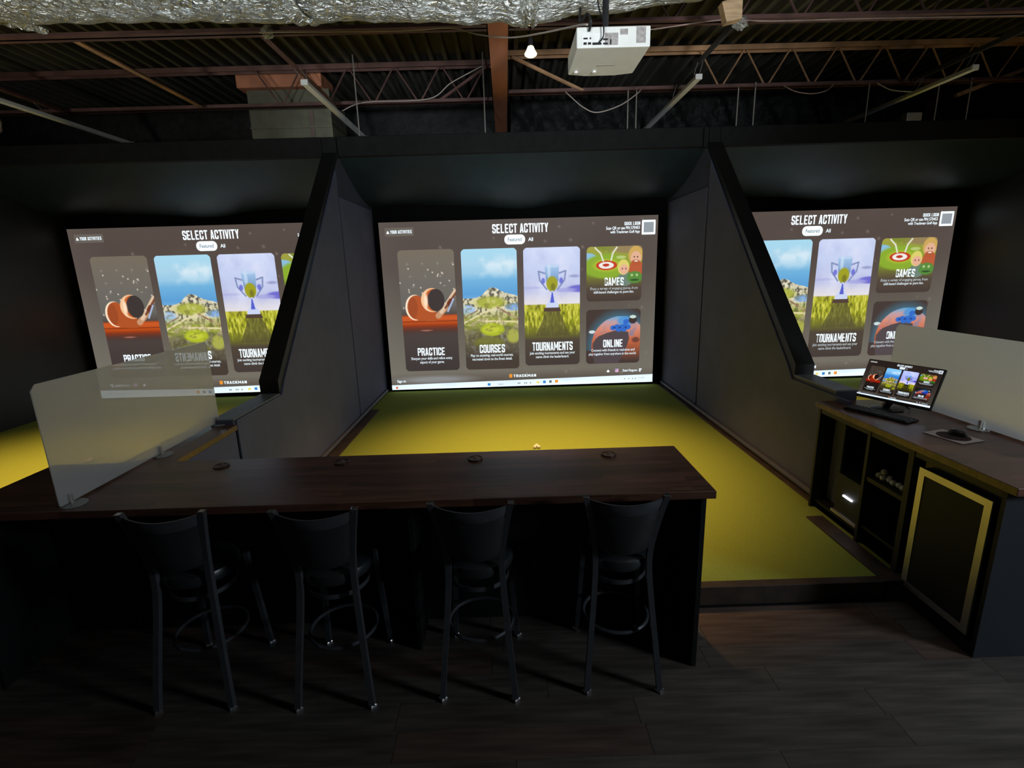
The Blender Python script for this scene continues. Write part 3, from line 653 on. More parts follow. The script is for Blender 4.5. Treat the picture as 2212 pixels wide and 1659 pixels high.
def pic_online():
    p = Pic(128, 128, 1.0); n1 = N(p, 6, 6, 41); p.c = p.ramp([(0, (70, 58, 55)), (1, (70, 56, 54))])
    d = np.hypot((p.x-.62)/.52, (p.y-.68)/.55)
    p.put(np.clip((1.32-d)*3.2, 0, 1)*.55*(p.y < .75), (70, 140, 175)); p.put(((d < 1) & (p.y < .95)).astype(float), p.ramp([(.12, (90, 170, 220)), (.22, (190, 160, 170)), (.35, (215, 140, 120)), (.6, (190, 100, 65)), (.8, (130, 75, 55)), (.95, (75, 58, 54))]))
    p.put(((d < 1)).astype(float)*np.clip((n1-.55)*6, 0, 1)*(p.y < .5)*.6, (110, 130, 180)); p.put(p.ell(.72, .22, .14, .09, .4)*.9, (80, 150, 215))
    p.put(p.poly([(.15, 1), (.12, .62), (.2, .50), (.38, .43), (.58, .38), (.78, .42), (.8, .55), (.72, .8), (.6, 1)]), (82, 72, 76))
    for xx, yy in ((.5, .34), (.57, .32), (.64, .33), (.71, .31), (.77, .33), (.74, .23), (.6, .37), (.7, .37)): p.put(p.ell(xx, yy, .055, .045, .2), (52, 108, 200))
    for xx in (.52, .62, .73): p.put(p.ell(xx, .335, .022, .016, .4), (35, 62, 140))
    p.put(p.ell(.86, .2, .075, .07, .15), (62, 52, 52)); p.put(p.ell(.86, .145, .06, .03, .2), (205, 225, 215)); p.put(p.ell(.11, .405, .06, .03, .25), (210, 225, 225)); p.put(p.line(.15, .43, .2, .5, .015), (190, 120, 120))
    p.put(p.ell(.92, .57, .07, .05, .5)*.7, (80, 52, 50)); return p
def pic_back():
    p = Pic(240, 150, .61); n1 = N(p, 5, 4, 51); p.c = p.ramp([(0, (84, 73, 68)), (.25, (82, 70, 66)), (.6, (98, 92, 84)), (.9, (116, 111, 100)), (.955, (92, 84, 76)), (1, (92, 84, 76))])
    e = np.clip(np.abs(p.x-.5)*2-.72, 0, 1)*2.2; p.put(e*.55*np.clip(p.y*1.2+.2, 0, 1), (122, 120, 112)); p.put((n1-.5)*.5+.02, (110, 100, 92))
    r = np.random.RandomState(9)
    for i in range(70):
        rr_ = .002+.0035*r.rand(); xx = .15+.85*r.rand()**.7; p.put(p.ell(xx, r.rand()*.95, rr_, rr_*1.7, .9)*.45, (150, 140, 125))
    p.put(p.ell(.17, .945, .13, .022, .9)*.6, (165, 170, 178)); return p
def pic_bar():
    p = Pic(200, 8, .02); n1 = N(p, 9, 1, 61, 2); p.c = p.ramp([(0, (222, 240, 250)), (1, (235, 248, 252))]); p.put(np.clip((n1-.5)*3, 0, 1)*.35, (190, 205, 222)); return p  # greyer streaks paint the shading of cloth folds into the white

UW, UH = 4.585, 2.805
def raster(name, p, u0, u1, v0, v1, depth, parent, m, radius=0.0, gain=1.0, v0r=None, v1r=None):
    """picture p on the rectangle u0..u1, v0..v1 of the unit screen; v0r, v1r slant it to the right"""
    v0r = v0 if v0r is None else v0r; v1r = v1 if v1r is None else v1r
    h, w = p.h, p.w
    U = u0+(u1-u0)*p.x; V0 = v0+(v0r-v0)*p.x; V1 = v1+(v1r-v1)*p.x; V = V0+(V1-V0)*p.y
    co = np.stack([U*UW, np.full_like(U, -depth), -V*UH], -1).reshape(-1, 3)
    idx = np.arange(h*w).reshape(h, w); q = np.stack([idx[:-1, :-1], idx[1:, :-1], idx[1:, 1:], idx[:-1, 1:]], -1)
    if radius:
        X = (u1-u0)*UW*(p.x[:-1, :-1]+.5/(w-1)); Y = (v1-v0)*UH*(p.y[:-1, :-1]+.5/(h-1)); W_, H_ = (u1-u0)*UW, (v1-v0)*UH
        dx = np.maximum(radius-np.minimum(X, W_-X), 0); dy = np.maximum(radius-np.minimum(Y, H_-Y), 0); keep = np.hypot(dx, dy) <= radius
        q = q[keep]
    q = q.reshape(-1, 4)
    me = bpy.data.meshes.new(name); me.vertices.add(len(co)); me.vertices.foreach_set('co', co.ravel())
    me.loops.add(len(q)*4); me.loops.foreach_set('vertex_index', q.ravel()); me.polygons.add(len(q))
    me.polygons.foreach_set('loop_start', np.arange(0, len(q)*4, 4)); me.update(calc_edges=True)
    c = np.clip(p.c, 0, 1); c = np.where(c <= .04045, c/12.92, ((c+.055)/1.055)**2.4)*gain
    at = me.color_attributes.new('Col', 'FLOAT_COLOR', 'POINT'); at.data.foreach_set('color', np.concatenate([c, np.ones((h, w, 1))], -1).ravel())
    me.color_attributes.active_color = at
    me.materials.append(m); o = bpy.data.objects.new(name, me); COL.objects.link(o); o.parent = parent
    return o
def text_mesh(s, u0, u1, v0, v1, depth, bold=.012, parent=None, name='lettering', m=None):
    """text stretched to fill the given box of the unit screen"""
    cu = bpy.data.curves.new('t', 'FONT'); cu.body = s; cu.offset = bold; cu.resolution_u = 2; cu.space_character = .95
    to = bpy.data.objects.new('t', cu); COL.objects.link(to)
    dg = bpy.context.evaluated_depsgraph_get(); me = bpy.data.meshes.new_from_object(to.evaluated_get(dg))
    bpy.data.objects.remove(to)
    n = len(me.vertices); co = np.zeros(n*3); me.vertices.foreach_get('co', co); co = co.reshape(-1, 3)
    # height is set by the line's own capital height so that descenders hang below
    cap = .70 if s.upper() == s else .70
    x0_, x1_ = co[:, 0].min(), co[:, 0].max()
    X = (u0+(co[:, 0]-x0_)/(x1_-x0_)*(u1-u0))*UW; Z = -(v1-(co[:, 1]/cap)*(v1-v0))*UH
    me.vertices.foreach_set('co', np.stack([X, np.full(n, -depth), Z], -1).ravel()); me.update(); me.name = name
    me.materials.clear(); me.materials.append(m or MT['icon_white'])
    o = bpy.data.objects.new(name, me); COL.objects.link(o); o.parent = parent; return o
def glyph(ch):
    """condensed heavy capitals on a box 1 high; returns (polygons, width)"""
    w, s_, h, c = .50, .165, .15, .10
    R = lambda a, b_, y0, y1: [(a, y0), (b_, y0), (b_, y1), (a, y1)]
    L_, Rr = R(0, s_, 0, 1), R(w-s_, w, 0, 1); T, B_ = R(0, w, 1-h, 1), R(0, w, 0, h); Mi = R(0, w, .43, .57)
    cl, cr_ = R(0, s_, c, 1-c), R(w-s_, w, c, 1-c)
    ct = [(c, 1), (w-c, 1), (w, 1-c), (w, 1-h-.02), (0, 1-h-.02), (0, 1-c)]; cb = [(c, 0), (w-c, 0), (w, c), (w, h+.02), (0, h+.02), (0, c)]
    G = {'E': [L_, R(0, w*.9, 1-h, 1), R(0, w*.9, 0, h), R(0, w*.82, .43, .57)], 'L': [L_, R(0, w*.88, 0, h)], 'I': [R(0, s_, 0, 1)],
         'T': [R(w/2-s_/2, w/2+s_/2, 0, 1), R(-.01, w+.01, 1-h, 1)], 'O': [cl, cr_, ct, cb], 'U': [R(0, s_, c, 1), R(w-s_, w, c, 1), cb],
         'C': [cl, ct, cb, R(w-s_, w, .62, 1-c), R(w-s_, w, c, .38)], 'G': [cl, ct, cb, R(w-s_, w, .66, 1-c), R(w-s_, w, c, .52), R(w*.52, w, .40, .52)],
         'S': [ct, cb, R(0, s_, .55, 1-c), R(w-s_, w, c, .45), [(0, .60), (s_, .62), (w, .44), (w, .34), (w-s_, .36), (0, .50)], R(w-s_, w, .68, 1-c), R(0, s_, c, .32)],
         'P': [L_, ct, R(w-s_, w, .50, 1-c), R(0, w-.03, .42, .55)], 'R': [L_, ct, R(w-s_, w, .56, 1-c), R(0, w-.03, .46, .58), [(w-s_-.09, .5), (w-.07, .5), (w+.02, 0), (w-s_, 0)]],
         'N': [L_, Rr, [(0, 1), (s_, 1), (w, 0), (w-s_, 0)]], 'K': [L_, [(s_-.03, .42), (s_-.03, .62), (w-s_, 1), (w+.02, 1)], [(s_, .62), (s_+.16, .66), (w+.03, 0), (w-s_, 0)]],
         'A': [[(0, 0), (s_, 0), (w/2+.03, 1), (w/2-.10, 1)], [(w-s_, 0), (w, 0), (w/2+.10, 1), (w/2-.03, 1)], R(.10, w-.10, .20, .33)],
         'V': [[(0, 1), (s_, 1), (w/2+.05, 0), (w/2-.09, 0)], [(w-s_, 1), (w, 1), (w/2+.09, 0), (w/2-.05, 0)]],
         'Y': [[(0, 1), (s_, 1), (w/2+s_/2, .42), (w/2-s_/2, .42)], [(w-s_, 1), (w, 1), (w/2+s_/2, .42), (w/2-s_/2, .42)], R(w/2-s_/2, w/2+s_/2, 0, .45)],
         'Q': [cl, cr_, ct, cb, [(w*.5, .2), (w*.7, .26), (w+.04, -.06), (w*.8, -.06)]]}
    if ch == 'M':
        return [L_, R(.68-s_, .68, 0, 1), [(0, 1), (s_, 1), (.41, .25), (.29, .25)], [(.68-s_, 1), (.68, 1), (.39, .25), (.27, .25)]], .68
    if ch == ' ': return [], .22
    return G[ch], (s_ if ch == 'I' else w)
def block_text(s, u0, u1, v0, v1, depth, parent=None, name='lettering', m=None, gap=.075):
    x = 0; P_ = []
    for ch in s:
        g_, w = glyph(ch)
        for pl in g_: P_.append([(x+a, b_) for a, b_ in pl])
        x += w+gap
    x -= gap; q = MB()
    for i, pl in enumerate(P_):
        q.add([((u0+a/x*(u1-u0))*UW, -depth-.00012*(i % 5), -(v1-b_*(v1-v0))*UH) for a, b_ in pl], [tuple(range(len(pl)))])
    return obj(name, q, m or MT['icon_white'], parent, local=True)
def shape(name, polys, depth, parent, m):
    q = MB()
    for poly in polys: q.add([(u*UW, -depth, -v*UH) for u, v in poly], [tuple(range(len(poly)))[::-1]])
    return obj(name, q, m, parent, local=True)
def rrect(u0, u1, v0, v1, r, n=6):
    out = []
    for cx, cy_, a0 in ((u1-r/UW, v0+r/UH, -PI/2), (u1-r/UW, v1-r/UH, 0), (u0+r/UW, v1-r/UH, PI/2), (u0+r/UW, v0+r/UH, PI)):
        for k in range(n+1): a = a0+PI/2*k/n; out.append((cx+r/UW*math.cos(a), cy_+r/UH*math.sin(a)))
    return out
def emis(name, c, s=1.0): return mat(name, (.05, .05, .05), .7, spec=.1, emit=(rgb(*c), s))
MT['e_grey'] = emis('screen_grey_button', (104, 97, 90)); MT['e_orange'] = emis('screen_orange', (240, 150, 50)); MT['e_blue'] = emis('screen_blue', (60, 140, 215))
MT['e_yel'] = emis('screen_yellow', (240, 225, 120)); MT['e_pink'] = emis('screen_pink', (225, 175, 210)); MT['e_lgrey'] = emis('screen_pale_grey', (150, 158, 165)); MT['e_red'] = emis('screen_red', (215, 95, 55))

def build_screen_parts(root):
    """everything the projector throws on the screen; local frame: x right, z down from the upper left corner"""
    obj('screen_cloth', MB().box(-.004, UW+.004, .004, .03, -UH-.05, .004), MT['curtain'], root, local=True)
    raster('picture_background', pic_back(), 0, 1, 0, 1, 0, root, MT['proj'])
    D = .003
    cards = [('picture_card', pic_practice(), .0590, .2630, .159, .887), ('picture_card', pic_courses(), .288, .490, .163, .888),
             ('picture_card', pic_tournaments(), .5137, .720, .165, .873), ('picture_card', pic_games(), .744, .947, .170, .490), ('picture_card', pic_online(), .744, .947, .540, .874)]
    titles = [('PRACTICE', .1077, .2107, .743, .791), ('COURSES', .342, .437, .734, .785), ('TOURNAMENTS', .541, .693, .729, .782), ('GAMES', .8107, .8809, .3512, .3979), ('ONLINE', .8085, .8827, .7255, .7722)]
    bodies = [(('Sharpen your skills and refine every', .0809, .2373, .800, .816), ('aspect of your game.', .114, .206, .8235, .8395)),
              (('Play on stunning, real-world courses,', .3073, .4678, .7915, .8075), ('recreated down to the finest detail.', .3125, .4635, .815, .831)),
              (('Join exciting tournaments and see your', .530, .7021, .788, .804), ('name climb the leaderboard.', .5535, .679, .8115, .8275)),
              (('Enjoy a variety of engaging games, from', .7581, .933, .4062, .4212), ('skill-based challenges to pure fun.', .7705, .919, .428, .443)),
              (('Connect with friends in real-time and', .7635, .928, .782, .797), ('play together from anywhere in the world.', .7546, .9346, .8055, .8205))]
    labs = ['dark card with a golf ball on an orange iron club', 'card with a rocky coast, sea and green fairways', 'card with a silver trophy standing in grass', 'card with a red target and cartoon golfers', 'card with an orange planet and blue mountains']
    for i, (nm, p, a, b_, c_, d) in enumerate(cards):
        o = raster(nm, p, a, b_, c_, d, D, root, MT['proj'], .07, 1.0); o['label'] = labs[i]
        t = titles[i]; block_text(t[0], t[1], t[2], t[3], t[4], .003, o, 'card_title')
        for l in bodies[i]: text_mesh(l[0], l[1], l[2], l[3], l[4], .003, .02, o, 'card_text')
    o = block_text('SELECT ACTIVITY', .405, .6055, .0265, .078, D, root, 'heading')
    shape('pill_button', [rrect(.4475, .522, .088, .143, .07)], D, root, MT['icon_white'])
    text_mesh('Featured', .460, .5095, .104, .125, D+.003, .012, root, 'button_text', MT['screen_ink'])
    text_mesh('All', .533, .5505, .106, .1265, D, .01, root, 'button_text')
    shape('button', [rrect(.0205, .1235, .031, .0785, .02)], D-.001, root, MT['e_grey'])
    block_text('YOUR ACTIVITIES', .0405, .1165, .0455, .064, D, root, 'button_text', None, .13)
    shape('button_icon', [[(.026, .064), (.0285, .053), (.031, .047), (.0335, .053), (.037, .064)]], D, root, MT['icon_white'])
    block_text('QUICK LOGIN', .8795, .936, .0345, .053, D, root, 'login_text', None, .13)
    text_mesh('Scan QR or use PIN 570453', .8135, .9345, .0585, .0755, D, .012, root, 'login_text')
    text_mesh('with Trackman Golf App', .8285, .935, .081, .0965, D, .012, root, 'login_text')
    shape('login_tile', [rrect(.942, .991, .0265, .1085, .012)], D, root, MT['icon_white'])
    shape('tile_centre', [rrect(.9485, .9845, .0385, .0965, .004)], D+.002, root, MT['e_lgrey'])
    shape('logo_mark', [rrect(.4502, .4620, .9235, .9465, .012)], D, root, MT['e_orange'])
    block_text('TRACKMAN', .4663, .5529, .9275, .9445, D, root, 'logo_text', None, .14)
    text_mesh('Sign in', .0214, .0541, .9415, .957, D, .012, root, 'status_text')
    shape('cloud_icon', [[(.8235, .926), (.8262, .918), (.829, .915), (.8318, .918), (.8345, .926), (.832, .931), (.826, .931)]], D, root, MT['icon_white'])
    o = shape('flag_icon', [rrect(.8560, .8685, .910, .9315, .004)], D, root, MT['e_pink'])
    shape('flag_corner', [[(.857, .912), (.8615, .912), (.8615, .919), (.857, .919)]], .001, o, MT['e_blue']).location.y = -D
    text_mesh('Stuart Ferguson', .8848, .9405, .9135, .929, D, .012, root, 'status_text')
    shape('menu_icon', [rrect(.947, .957, .9125, .9205, .003), rrect(.947, .9535, .9235, .9315, .003)], D, root, MT['icon_white'])
    bar = raster('taskbar', pic_bar(), 0, 1, .9735, 1.003, D+.001, root, MT['proj'], 0, 1.15, .9505, 1.0)
    E_ = D+.003
    def sq(nm, u, v, w, h, m): return shape(nm, [rrect(u-w/2, u+w/2, v-h/2, v+h/2, .008)], E_, bar, m)
    sq('task_icon', .372, .9855, .011, .016, MT['e_blue']); sq('task_icon', .6076, .979, .010, .016, MT['screen_ink']); sq('task_icon', .6308, .978, .0115, .018, MT['e_orange'])
    sq('task_icon', .5597, .981, .012, .013, MT['e_yel']); sq('task_icon', .5845, .980, .011, .017, MT['e_blue']); sq('task_icon', .019, .990, .008, .013, MT['e_red'])
    text_mesh('Search', .407, .427, .980, .991, E_, .004, bar, 'task_text', MT['e_lgrey'])
    for u in (.484, .49, .509, .516, .531): sq('task_icon', u, .983, .005, .010, MT['e_lgrey'])
    for u in (.893, .909, .923, .934): sq('task_icon', u, .975, .005, .007, MT['e_lgrey'])
    text_mesh('10:10 AM', .945, .967, .968, .974, E_, .002, bar, 'task_text', MT['e_lgrey'])

scr = thing('projection_screen', 'big projected menu screen in the middle bay showing all five cards', 'screen', (-2.06, 8.566, 2.975), group='projection screens')
build_screen_parts(scr)
s2 = copy_tree(scr); s2.location = (-2.06-5.06, 8.566, 3.01); s2['label'] = 'big projected menu screen partly hidden by the left divider'
s3 = copy_tree(scr); s3.location = (-2.06+4.93, 8.566, 2.975); s3['label'] = 'big projected menu screen partly hidden by the right divider'

# ================================================================== counter
CT = 1.07
t = thing('bar_counter', 'long dark wood bar counter in front of the middle bay', 'counter', (-.9, 2.6, 0))
poly = [(-2.914, 2.344), (1.043, 2.344), (1.043, 3.013), (-2.144, 3.013), (-2.144, 3.765), (-2.36, 3.765), (-2.36, 3.013), (-2.914, 3.013)]
obj('worktop', MB().prism(poly[::-1], 'z', CT-.042, CT), MT['top'], t, bevel=.003)
obj('end_panel', MB().box(.975, 1.0, 2.33+.03, 2.95, 0, CT-.042), MT['black'], t)
obj('end_panel', MB().box(-2.88, -2.855, 2.36, 2.95, 0, CT-.042), MT['black'], t)
obj('knee_panel', MB().box(-2.855, .975, 2.82, 2.845, 0, CT-.042), MT['black'], t)
obj('support_panel', MB().box(-.59, -.565, 2.55, 2.82, 0, CT-.042), MT['black'], t)
locs = [(-1.784, 2.895), (-1.045, 2.895), (-.222, 2.888), (.599, 2.888)]
gl = ['brown cable grommet set in the counter nearest the left divider', 'brown cable grommet in the counter, second from the left divider', 'brown cable grommet in the counter below the middle of the screen', 'brown cable grommet nearest the right end of the counter']
for n, (x, y) in enumerate(locs):
    g_ = thing('cable_grommet', gl[n], 'grommet', (x, y, CT), group='cable grommets in the bar counter')
    obj('rim', MB().lathe([(.034, -.012), (.046, .0), (.046, .004), (.042, .007), (.034, .006), (.033, -.004)], (x, y, CT+.0015), 28), MT['grommet'], g_, smooth=True)
    obj('lid', MB().lathe([(.033, 0), (.033, .004), (.028, .005)], (x, y, CT+.0015), 28), MT['tan'], g_, smooth=True)
    obj('tab', MB().box(x-.006, x+.006, y-.004, y+.02, CT+.006, CT+.014), MT['tan'], g_, bevel=.002)

# ================================================================== bar stools
def bez(pts, n=5): return smooth_path(pts, n)
def make_stool():
    t = thing('bar_stool', '', 'stool', (0, 0, 0), group='bar stools along the counter')
    for s in (-1, 1):
        pts = bez([(s*.192, -.258, .012), (s*.172, -.225, .25), (s*.150, -.185, .50), (s*.139, -.162, .68), (s*.143, -.165, .80), (s*.165, -.19, .95), (s*.196, -.222, 1.11)], 5)
        obj('rear_leg', MB().tube(pts, .0145, 4, square=True), MT['blackm'], t, local=True, smooth=False)
        obj('post_cap', MB().box(s*.197-.016, s*.197+.016, -.240, -.206, 1.105, 1.115), MT['chrome'], t, local=True, bevel=.004)
        obj('front_leg', MB().tube(bez([(s*.19, .215, .012), (s*.17, .19, .35), (s*.155, .16, .655)], 4), .0135, 4, square=True), MT['blackm'], t, local=True)
        for y in (-.258, .215): obj('glide', MB().lathe([(.024, 0), (.026, .005), (.024, .014), (.020, .018)], (s*.192, y, 0), 4), MT['chrome'], t, local=True, smooth=True)
    # round padded seat
    prof = [(.01, .655), (.17, .655), (.195, .662), (.203, .68), (.203, .70), (.195, .717), (.17, .728), (.10, .735), (.01, .737)]
    obj('seat', MB().lathe([(r*.93, z) for r, z in prof], (0, 0, 0), 36), MT['vinyl'], t, local=True, smooth=True)
    q = MB(); ring = [(.158*math.cos(a), .158*math.sin(a)) for a in [2*PI*k/36 for k in range(36)]]
    q.grid([[(1.03*x, 1.03*y, z) for x, y in ring+ring[:1]] for z in (.575, .60)]); q.grid([[(x, y, z) for x, y in ring+ring[:1]] for z in (.60, .575)])
    q.grid([[(f*x, f*y, .575) for x, y in ring+ring[:1]] for f in (1, 1.03)]); q.grid([[(f*x, f*y, .60) for x, y in ring+ring[:1]] for f in (1.03, 1)])
    obj('seat_ring', q, MT['blackm'], t, local=True, smooth=True)
    fr_ = [(.178*math.cos(a), .175*math.sin(a)-.01, .30) for a in [2*PI*k/32 for k in range(33)]]
    obj('foot_ring', MB().tube(fr_, .010, 8, cap=False), MT['blackm'], t, local=True, smooth=True)
    def post(z):
        zs = [.68, .80, .95, 1.11]; return np.interp(z, zs, [.139, .143, .165, .196]), np.interp(z, zs, [-.162, -.165, -.19, -.222])
    def curved(z0, z1, th, inset, bow, nz=6, nx=18):
        A, B_ = [], []
        for j in range(nz+1):
            z = z0+(z1-z0)*j/nz; hw, y = post(z); hw -= inset; a_, b_ = [], []
            e = math.sqrt(max(1-(abs(2*j/nz-1))**6, 0))
            for i in range(nx+1):
                s = -1+2*i/nx; yy = y-bow*(1-s*s); k_ = th*(.45+.55*e*math.sqrt(max(1-abs(s)**6, 0)))
                a_.append((s*hw, yy-k_/2, z-bow*.35*(1-s*s))); b_.append((s*hw, yy+k_/2, z-bow*.35*(1-s*s)))
            A.append(a_); B_.append(b_)
        q = MB().grid(A); q.grid([r[::-1] for r in B_])
        for r0, r1 in ((A[0], B_[0]), (B_[-1], A[-1])): q.grid([r1, r0])
        q.grid([[B_[j][0] for j in range(nz+1)], [A[j][0] for j in range(nz+1)]]); q.grid([[A[j][-1] for j in range(nz+1)], [B_[j][-1] for j in range(nz+1)]])
        return q
    obj('back_pad', curved(.80, 1.035, .040, .010, .045), MT['vinyl'], t, local=True, smooth=True)
    obj('top_rail', curved(1.037, 1.10, .020, .006, .052, 3), MT['blackm'], t, local=True, smooth=True)
    return t
st = make_stool()
spots_ = [(-1.70, 2.438, .02), (-.958, 2.42, .01), (-.196, 2.442, -.045), (.56, 2.465, -.02)]
sl = ['black vinyl bar stool nearest the left divider', 'black vinyl bar stool second from the left end of the row', 'black vinyl bar stool third from the left end of the row', 'black vinyl bar stool nearest the right end of the counter']
for n, (x, y, a) in enumerate(spots_):
    c = st if n == 0 else copy_tree(st); c.location = (x, y, 0); c.rotation_euler = (0, 0, a); c['label'] = sl[n]

# ================================================================== frosted partitions
def partition(label, x, y0, y1, z0, z1, clamps, side, base_z, fm='frost'):
    t = thing('partition', label, 'partition', (x, (y0+y1)/2, z0), group='frosted acrylic partitions')
    c = .03
    poly = [(y0+c*.3, z0), (y1-c*.3, z0), (y1, z0+c*.3), (y1, z1-c), (y1-c, z1), (y0+c, z1), (y0, z1-c), (y0, z0+c*.3)]
    obj('sheet', MB().prism(poly, 'x', x-.003, x+.003), MT[fm], t)
    for y in clamps:
        f = obj('clamp', MB().box(x-.018, x-.006, y-.009, y+.009, base_z+.004, base_z+.060).box(x+.006, x+.018, y-.009, y+.009, base_z+.004, base_z+.060), MT['steel'], t, bevel=.002)
        obj('base_disc', MB().lathe([(.06, 0), (.06, .004), (.058, .006)], (x+.02*side, y, base_z+.001), 28), MT['clear'], f, smooth=True)
partition('frosted acrylic partition standing on the left end of the bar counter', -2.316, 2.37, 3.83, CT+.012, 1.722, (2.43, 3.13, 3.79), 1, CT)
partition('frosted acrylic partition on the desk behind the monitor', 3.17, 2.45, 4.03, 1.075, 1.675, (2.6, 3.17, 3.8), -1, 1.062, 'frost2')

# ================================================================== desk with cubbies
DZ = 1.06
d = thing('desk', 'black cubby desk with a dark wood top at the right', 'desk', (2.9, 3.1, 0))
obj('worktop', MB().prism([(2.535, 2.285), (3.34, 2.285), (3.34, 3.965), (2.535, 3.965)][::-1], 'z', DZ-.045, DZ), MT['top'], d, bevel=.003)
X0, X1 = 2.56, 3.28
obj('end_panel', MB().box(X0, X1, 2.352, 2.377, 0, DZ-.045), MT['endp'], d)
obj('end_panel', MB().box(X0, X1, 3.925, 3.95, 0.0, DZ-.045), MT['black'], d)
obj('back_panel', MB().box(X1-.02, X1, 2.377, 3.925, 0, DZ-.045), MT['black'], d)
MT['ply'] = mat('dull_olive_edge', (0.03, 0.031, 0.027), 0.6, noise=(8, .2))
obj('divider_panel', MB().box(X0, X1-.02, 3.345, 3.372, 0.0, DZ-.045), MT['ply'], d)
obj('divider_panel', MB().box(X0, X1-.02, 2.955, 2.998, 0.0, DZ-.045), MT['ply'], d)
obj('top_rail', MB().box(X0+.004, X0+.02, 2.38, 3.925, DZ-.09, DZ-.045), MT['black'], d)
obj('shelf', MB().box(X0+.01, X1-.02, 2.998, 3.345, .633, .664), MT['ply'], d)
obj('shelf', MB().box(X0+.02, X1-.02, 2.998, 3.345, .26, .28), MT['black'], d)
obj('shelf', MB().box(X0+.03, X1-.02, 3.372, 3.925, .185, .205), MT['black'], d)
obj('plinth', MB().box(X0, X0+.02, 2.38, 3.925, 0, .07), MT['black'], d)
# computer in the left cubby
c = thing('computer', 'dark computer case with a white light bar in the desk cubby', 'computer', (2.8, 3.53, .206))
obj('case', MB().box(2.61, 3.02, 3.385, 3.70, .206, .545), MT['ply'], c, bevel=.004)
obj('light_bar', MB().box(2.600, 2.610, 3.500, 3.600, .381, .392), MT['led'], c)
obj('front_lip', MB().box(2.592, 2.612, 3.378, 3.712, .206, .226), MT['steel'], c)
# golf balls on the cubby shelf
k = 0
bl = [(2.63, 3.305, 0), (2.672, 3.285, 0), (2.625, 3.258, 0), (2.64, 3.214, 0), (2.632, 3.170, 0), (2.64, 3.127, 0), (2.633, 3.084, 0), (2.645, 3.041, 0), (2.648, 3.283, 1), (2.66, 3.235, 0)]
for n, (x, y, lv) in enumerate(bl):
    b = obj('golf_ball', MB().sphere((0, 0, 0), .0214, 16, 10), MT['ball'], local=True, smooth=True) if n == 0 else b.copy()
    if n: COL.objects.link(b)
    b.location = (x, y, .664+.0215+lv*.034)
    tag(b, ['white golf ball lowest at the computer end of the cubby shelf', 'white golf ball tucked deeper at the computer end of the cubby shelf', 'second white golf ball along the cubby shelf from the computer', 'third white golf ball along the cubby shelf from the computer', 'fourth white golf ball along the cubby shelf from the computer', 'fifth white golf ball along the cubby shelf from the computer', 'sixth white golf ball along the cubby shelf, one before the fridge end', 'last white golf ball of the cubby row, nearest the fridge', 'white golf ball stacked highest on the cubby shelf', 'white golf ball resting on the second and third of the cubby row'][n], 'golf ball', 'golf balls on the cubby shelf')
for n, (x, y) in enumerate(((.278, 5.53), (.324, 5.53), (.301, 5.575))):
    b2 = b.copy(); COL.objects.link(b2); b2.location = (x, y, FT+.0215)
    tag(b2, ['left of the brightly lit golf balls on the turf beyond the counter', 'right of the brightly lit golf balls on the turf beyond the counter', 'rear one of the brightly lit golf balls on the turf beyond the counter'][n], 'golf ball', 'golf balls on the turf')
# fridge
f = thing('fridge', 'under-counter glass door fridge with a steel frame in the desk', 'fridge', (2.9, 2.65, .02))
obj('body', MB().box(2.60, 3.22, 2.392, 2.905, .02, .955), MT['dark'], f)
fy0, fy1, fz0, fz1, fw = 2.405, 2.885, .105, .928, .042
dr = obj('door', MB().box(2.556, 2.60, fy0+.005, fy1-.005, fz0+.005, fz1-.005), MT['dark'], f)
q = MB(); P_ = [(fy0, fz0), (fy1, fz0), (fy1, fz1), (fy0, fz1)]; Q_ = [(fy0+fw, fz0+fw), (fy1-fw, fz0+fw), (fy1-fw, fz1-fw), (fy0+fw, fz1-fw)]
for i in range(4):
    j = (i+1) % 4; obj('frame_rail', MB().prism([P_[i], P_[j], Q_[j], Q_[i]], 'x', 2.546, 2.557), MT['steel'], dr)
MT['fglass'] = mat('dark_fridge_glass', (0.025, 0.027, 0.028), 0.55, spec=.25)
obj('glass', MB().box(2.550, 2.556, fy0+fw, fy1-fw, fz0+fw, fz1-fw), MT['fglass'], dr)

# monitor
mw, mh = .52, .313
mo = thing('monitor', 'black desktop monitor showing the same menu picture', 'monitor', (2.950, 3.659, DZ))
MY, MTI = -1.158, .407
mc = Vector((2.950, 3.659, 1.272))
R3 = Matrix.Rotation(MY, 4, 'Z') @ Matrix.Rotation(-MTI, 4, 'X')
def scrpart(name, mb, m, loc=(0, 0, 0), bevel=0):
    o = obj(name, mb, m, mo, local=True, bevel=bevel); o.matrix_local = Matrix.Translation(mc-mo.location) @ R3 @ Matrix.Translation(Vector(loc)); return o
scrpart('housing', MB().box(-mw/2, mw/2, .002, .028, -mh/2, mh/2), MT['dark'], bevel=.004)
pan = bpy.data.objects.new('display', None); COL.objects.link(pan); pan.parent = mo
sc_ = (mw-.012)/UW; scz = (mh-.026)/UH
pan.matrix_local = Matrix.Translation(mc-mo.location) @ R3 @ Matrix.Translation((-mw/2+.006, .0, mh/2-.006)) @ Matrix.Diagonal((sc_, sc_, scz, 1))
def lcdify(o):
    if o.material_slots and o.material_slots[0].material is MT['proj']:
        o.material_slots[0].link = 'OBJECT'; o.material_slots[0].material = MT['lcd']
def flat(o, into):
    for ch in list(o.children):
        if ch.name.split('.')[0] == 'screen_cloth': continue
        n_ = ch.copy(); COL.objects.link(n_); lcdify(n_); n_.parent = into; n_.matrix_local = ch.matrix_local
        ys = -.004
        for g2 in list(ch.children):
            n3 = g2.copy(); COL.objects.link(n3); lcdify(n3); n3.parent = into; n3.matrix_local = ch.matrix_local @ g2.matrix_local
flat(scr, pan)
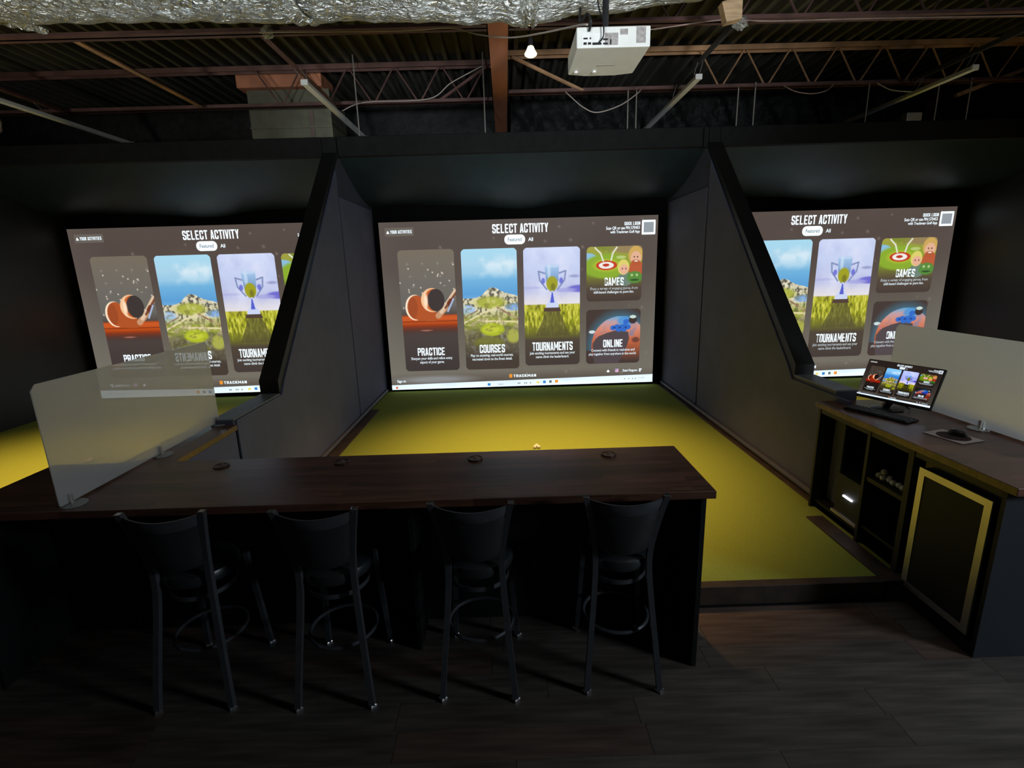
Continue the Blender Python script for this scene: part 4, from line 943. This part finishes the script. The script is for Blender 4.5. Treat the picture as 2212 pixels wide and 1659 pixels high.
zz = obj('stand_neck', MB().tube([(2.965, 3.665, 1.19), (2.93, 3.68, 1.13), (2.90, 3.69, 1.075)], .022, 4, square=True), MT['dark'], mo)
obj('stand_base', MB().lathe([(.10, 0), (.105, .005), (.09, .010), (.02, .014)], (2.92, 3.69, DZ+.001), 28), MT['dark'], mo, smooth=True)
cable('thin black cable hanging behind the monitor stand', [(2.99, 3.62, 1.15), (3.0, 3.6, 1.10), (3.05, 3.63, 1.075), (3.12, 3.75, 1.07)], .004, MT['dark'])

# keyboard
ka = math.atan2(3.30-3.775, 2.86-2.66)
kb = thing('keyboard', 'black keyboard lying on the desk in front of the monitor', 'keyboard', (2.755, 3.545, DZ), (0, 0, ka))
obj('tray', MB().prism([(-.225, -.07), (.225, -.07), (.225, .07), (-.225, .07)][::-1], 'z', .002, .016), MT['dark'], kb, local=True, bevel=.004)
kme = None
for r_ in range(6):
    for c2 in range(18):
        if r_ == 0 and 4 <= c2 <= 9:
            if c2 == 4: obj('space_bar', MB().box(-.225+.012+4*.0238, -.225+.010+10*.0238, -.058, -.04, .016, .022), MT['key'], kb, local=True)
            continue
        if kme is None:
            kk = obj('key', MB().add([(-.0105, -.0085, 0), (.0105, -.0085, 0), (.0105, .0085, 0), (-.0105, .0085, 0), (-.008, -.006, .006), (.008, -.006, .006), (.008, .0065, .006), (-.008, .0065, .006)], [(4, 5, 6, 7), (0, 1, 5, 4), (1, 2, 6, 5), (2, 3, 7, 6), (3, 0, 4, 7)]), MT['key'], kb, local=True); kme = kk
        else: kk = kme.copy(); COL.objects.link(kk)
        kk.location = (-.225+.022+c2*.0238, -.0495+r_*.0198, .016)
# mouse pad and mouse
mp_ = [(2.745, 3.134), (2.919, 3.185), (2.985, 2.945), (2.803, 2.897)]
p_ = thing('mouse_pad', 'pale square mouse pad with a dark round print on the desk', 'mouse pad', (2.865, 3.04, DZ))
obj('mat', MB().prism(mp_, 'z', DZ+.001, DZ+.005), MT['pad'], p_, bevel=.001)
obj('round_print', MB().lathe([(.085, 0), (.085, .0008)], (2.868, 3.04, DZ+.005), 36, 1, 1.1), MT['pad2'], p_)
m_ = thing('computer_mouse', 'black computer mouse with a bright glint on the mouse pad', 'mouse', (2.905, 3.055, DZ+.006), (0, 0, .3))
q = MB(); rows = []
for j in range(9):
    t_ = j/8; rows.append([(.03*math.cos(a)*math.cos(t_*PI/2)**.6, .055*math.sin(a)*math.cos(t_*PI/2)**.6, .036*math.sin(t_*PI/2)) for a in [2*PI*k/20 for k in range(21)]])
obj('shell', q.grid(rows), MT['dark'], m_, local=True, smooth=True)
obj('wheel', MB().tube([(-.004, .03, .030), (.004, .03, .030)], .008, 12), MT['chrome'], m_, local=True)
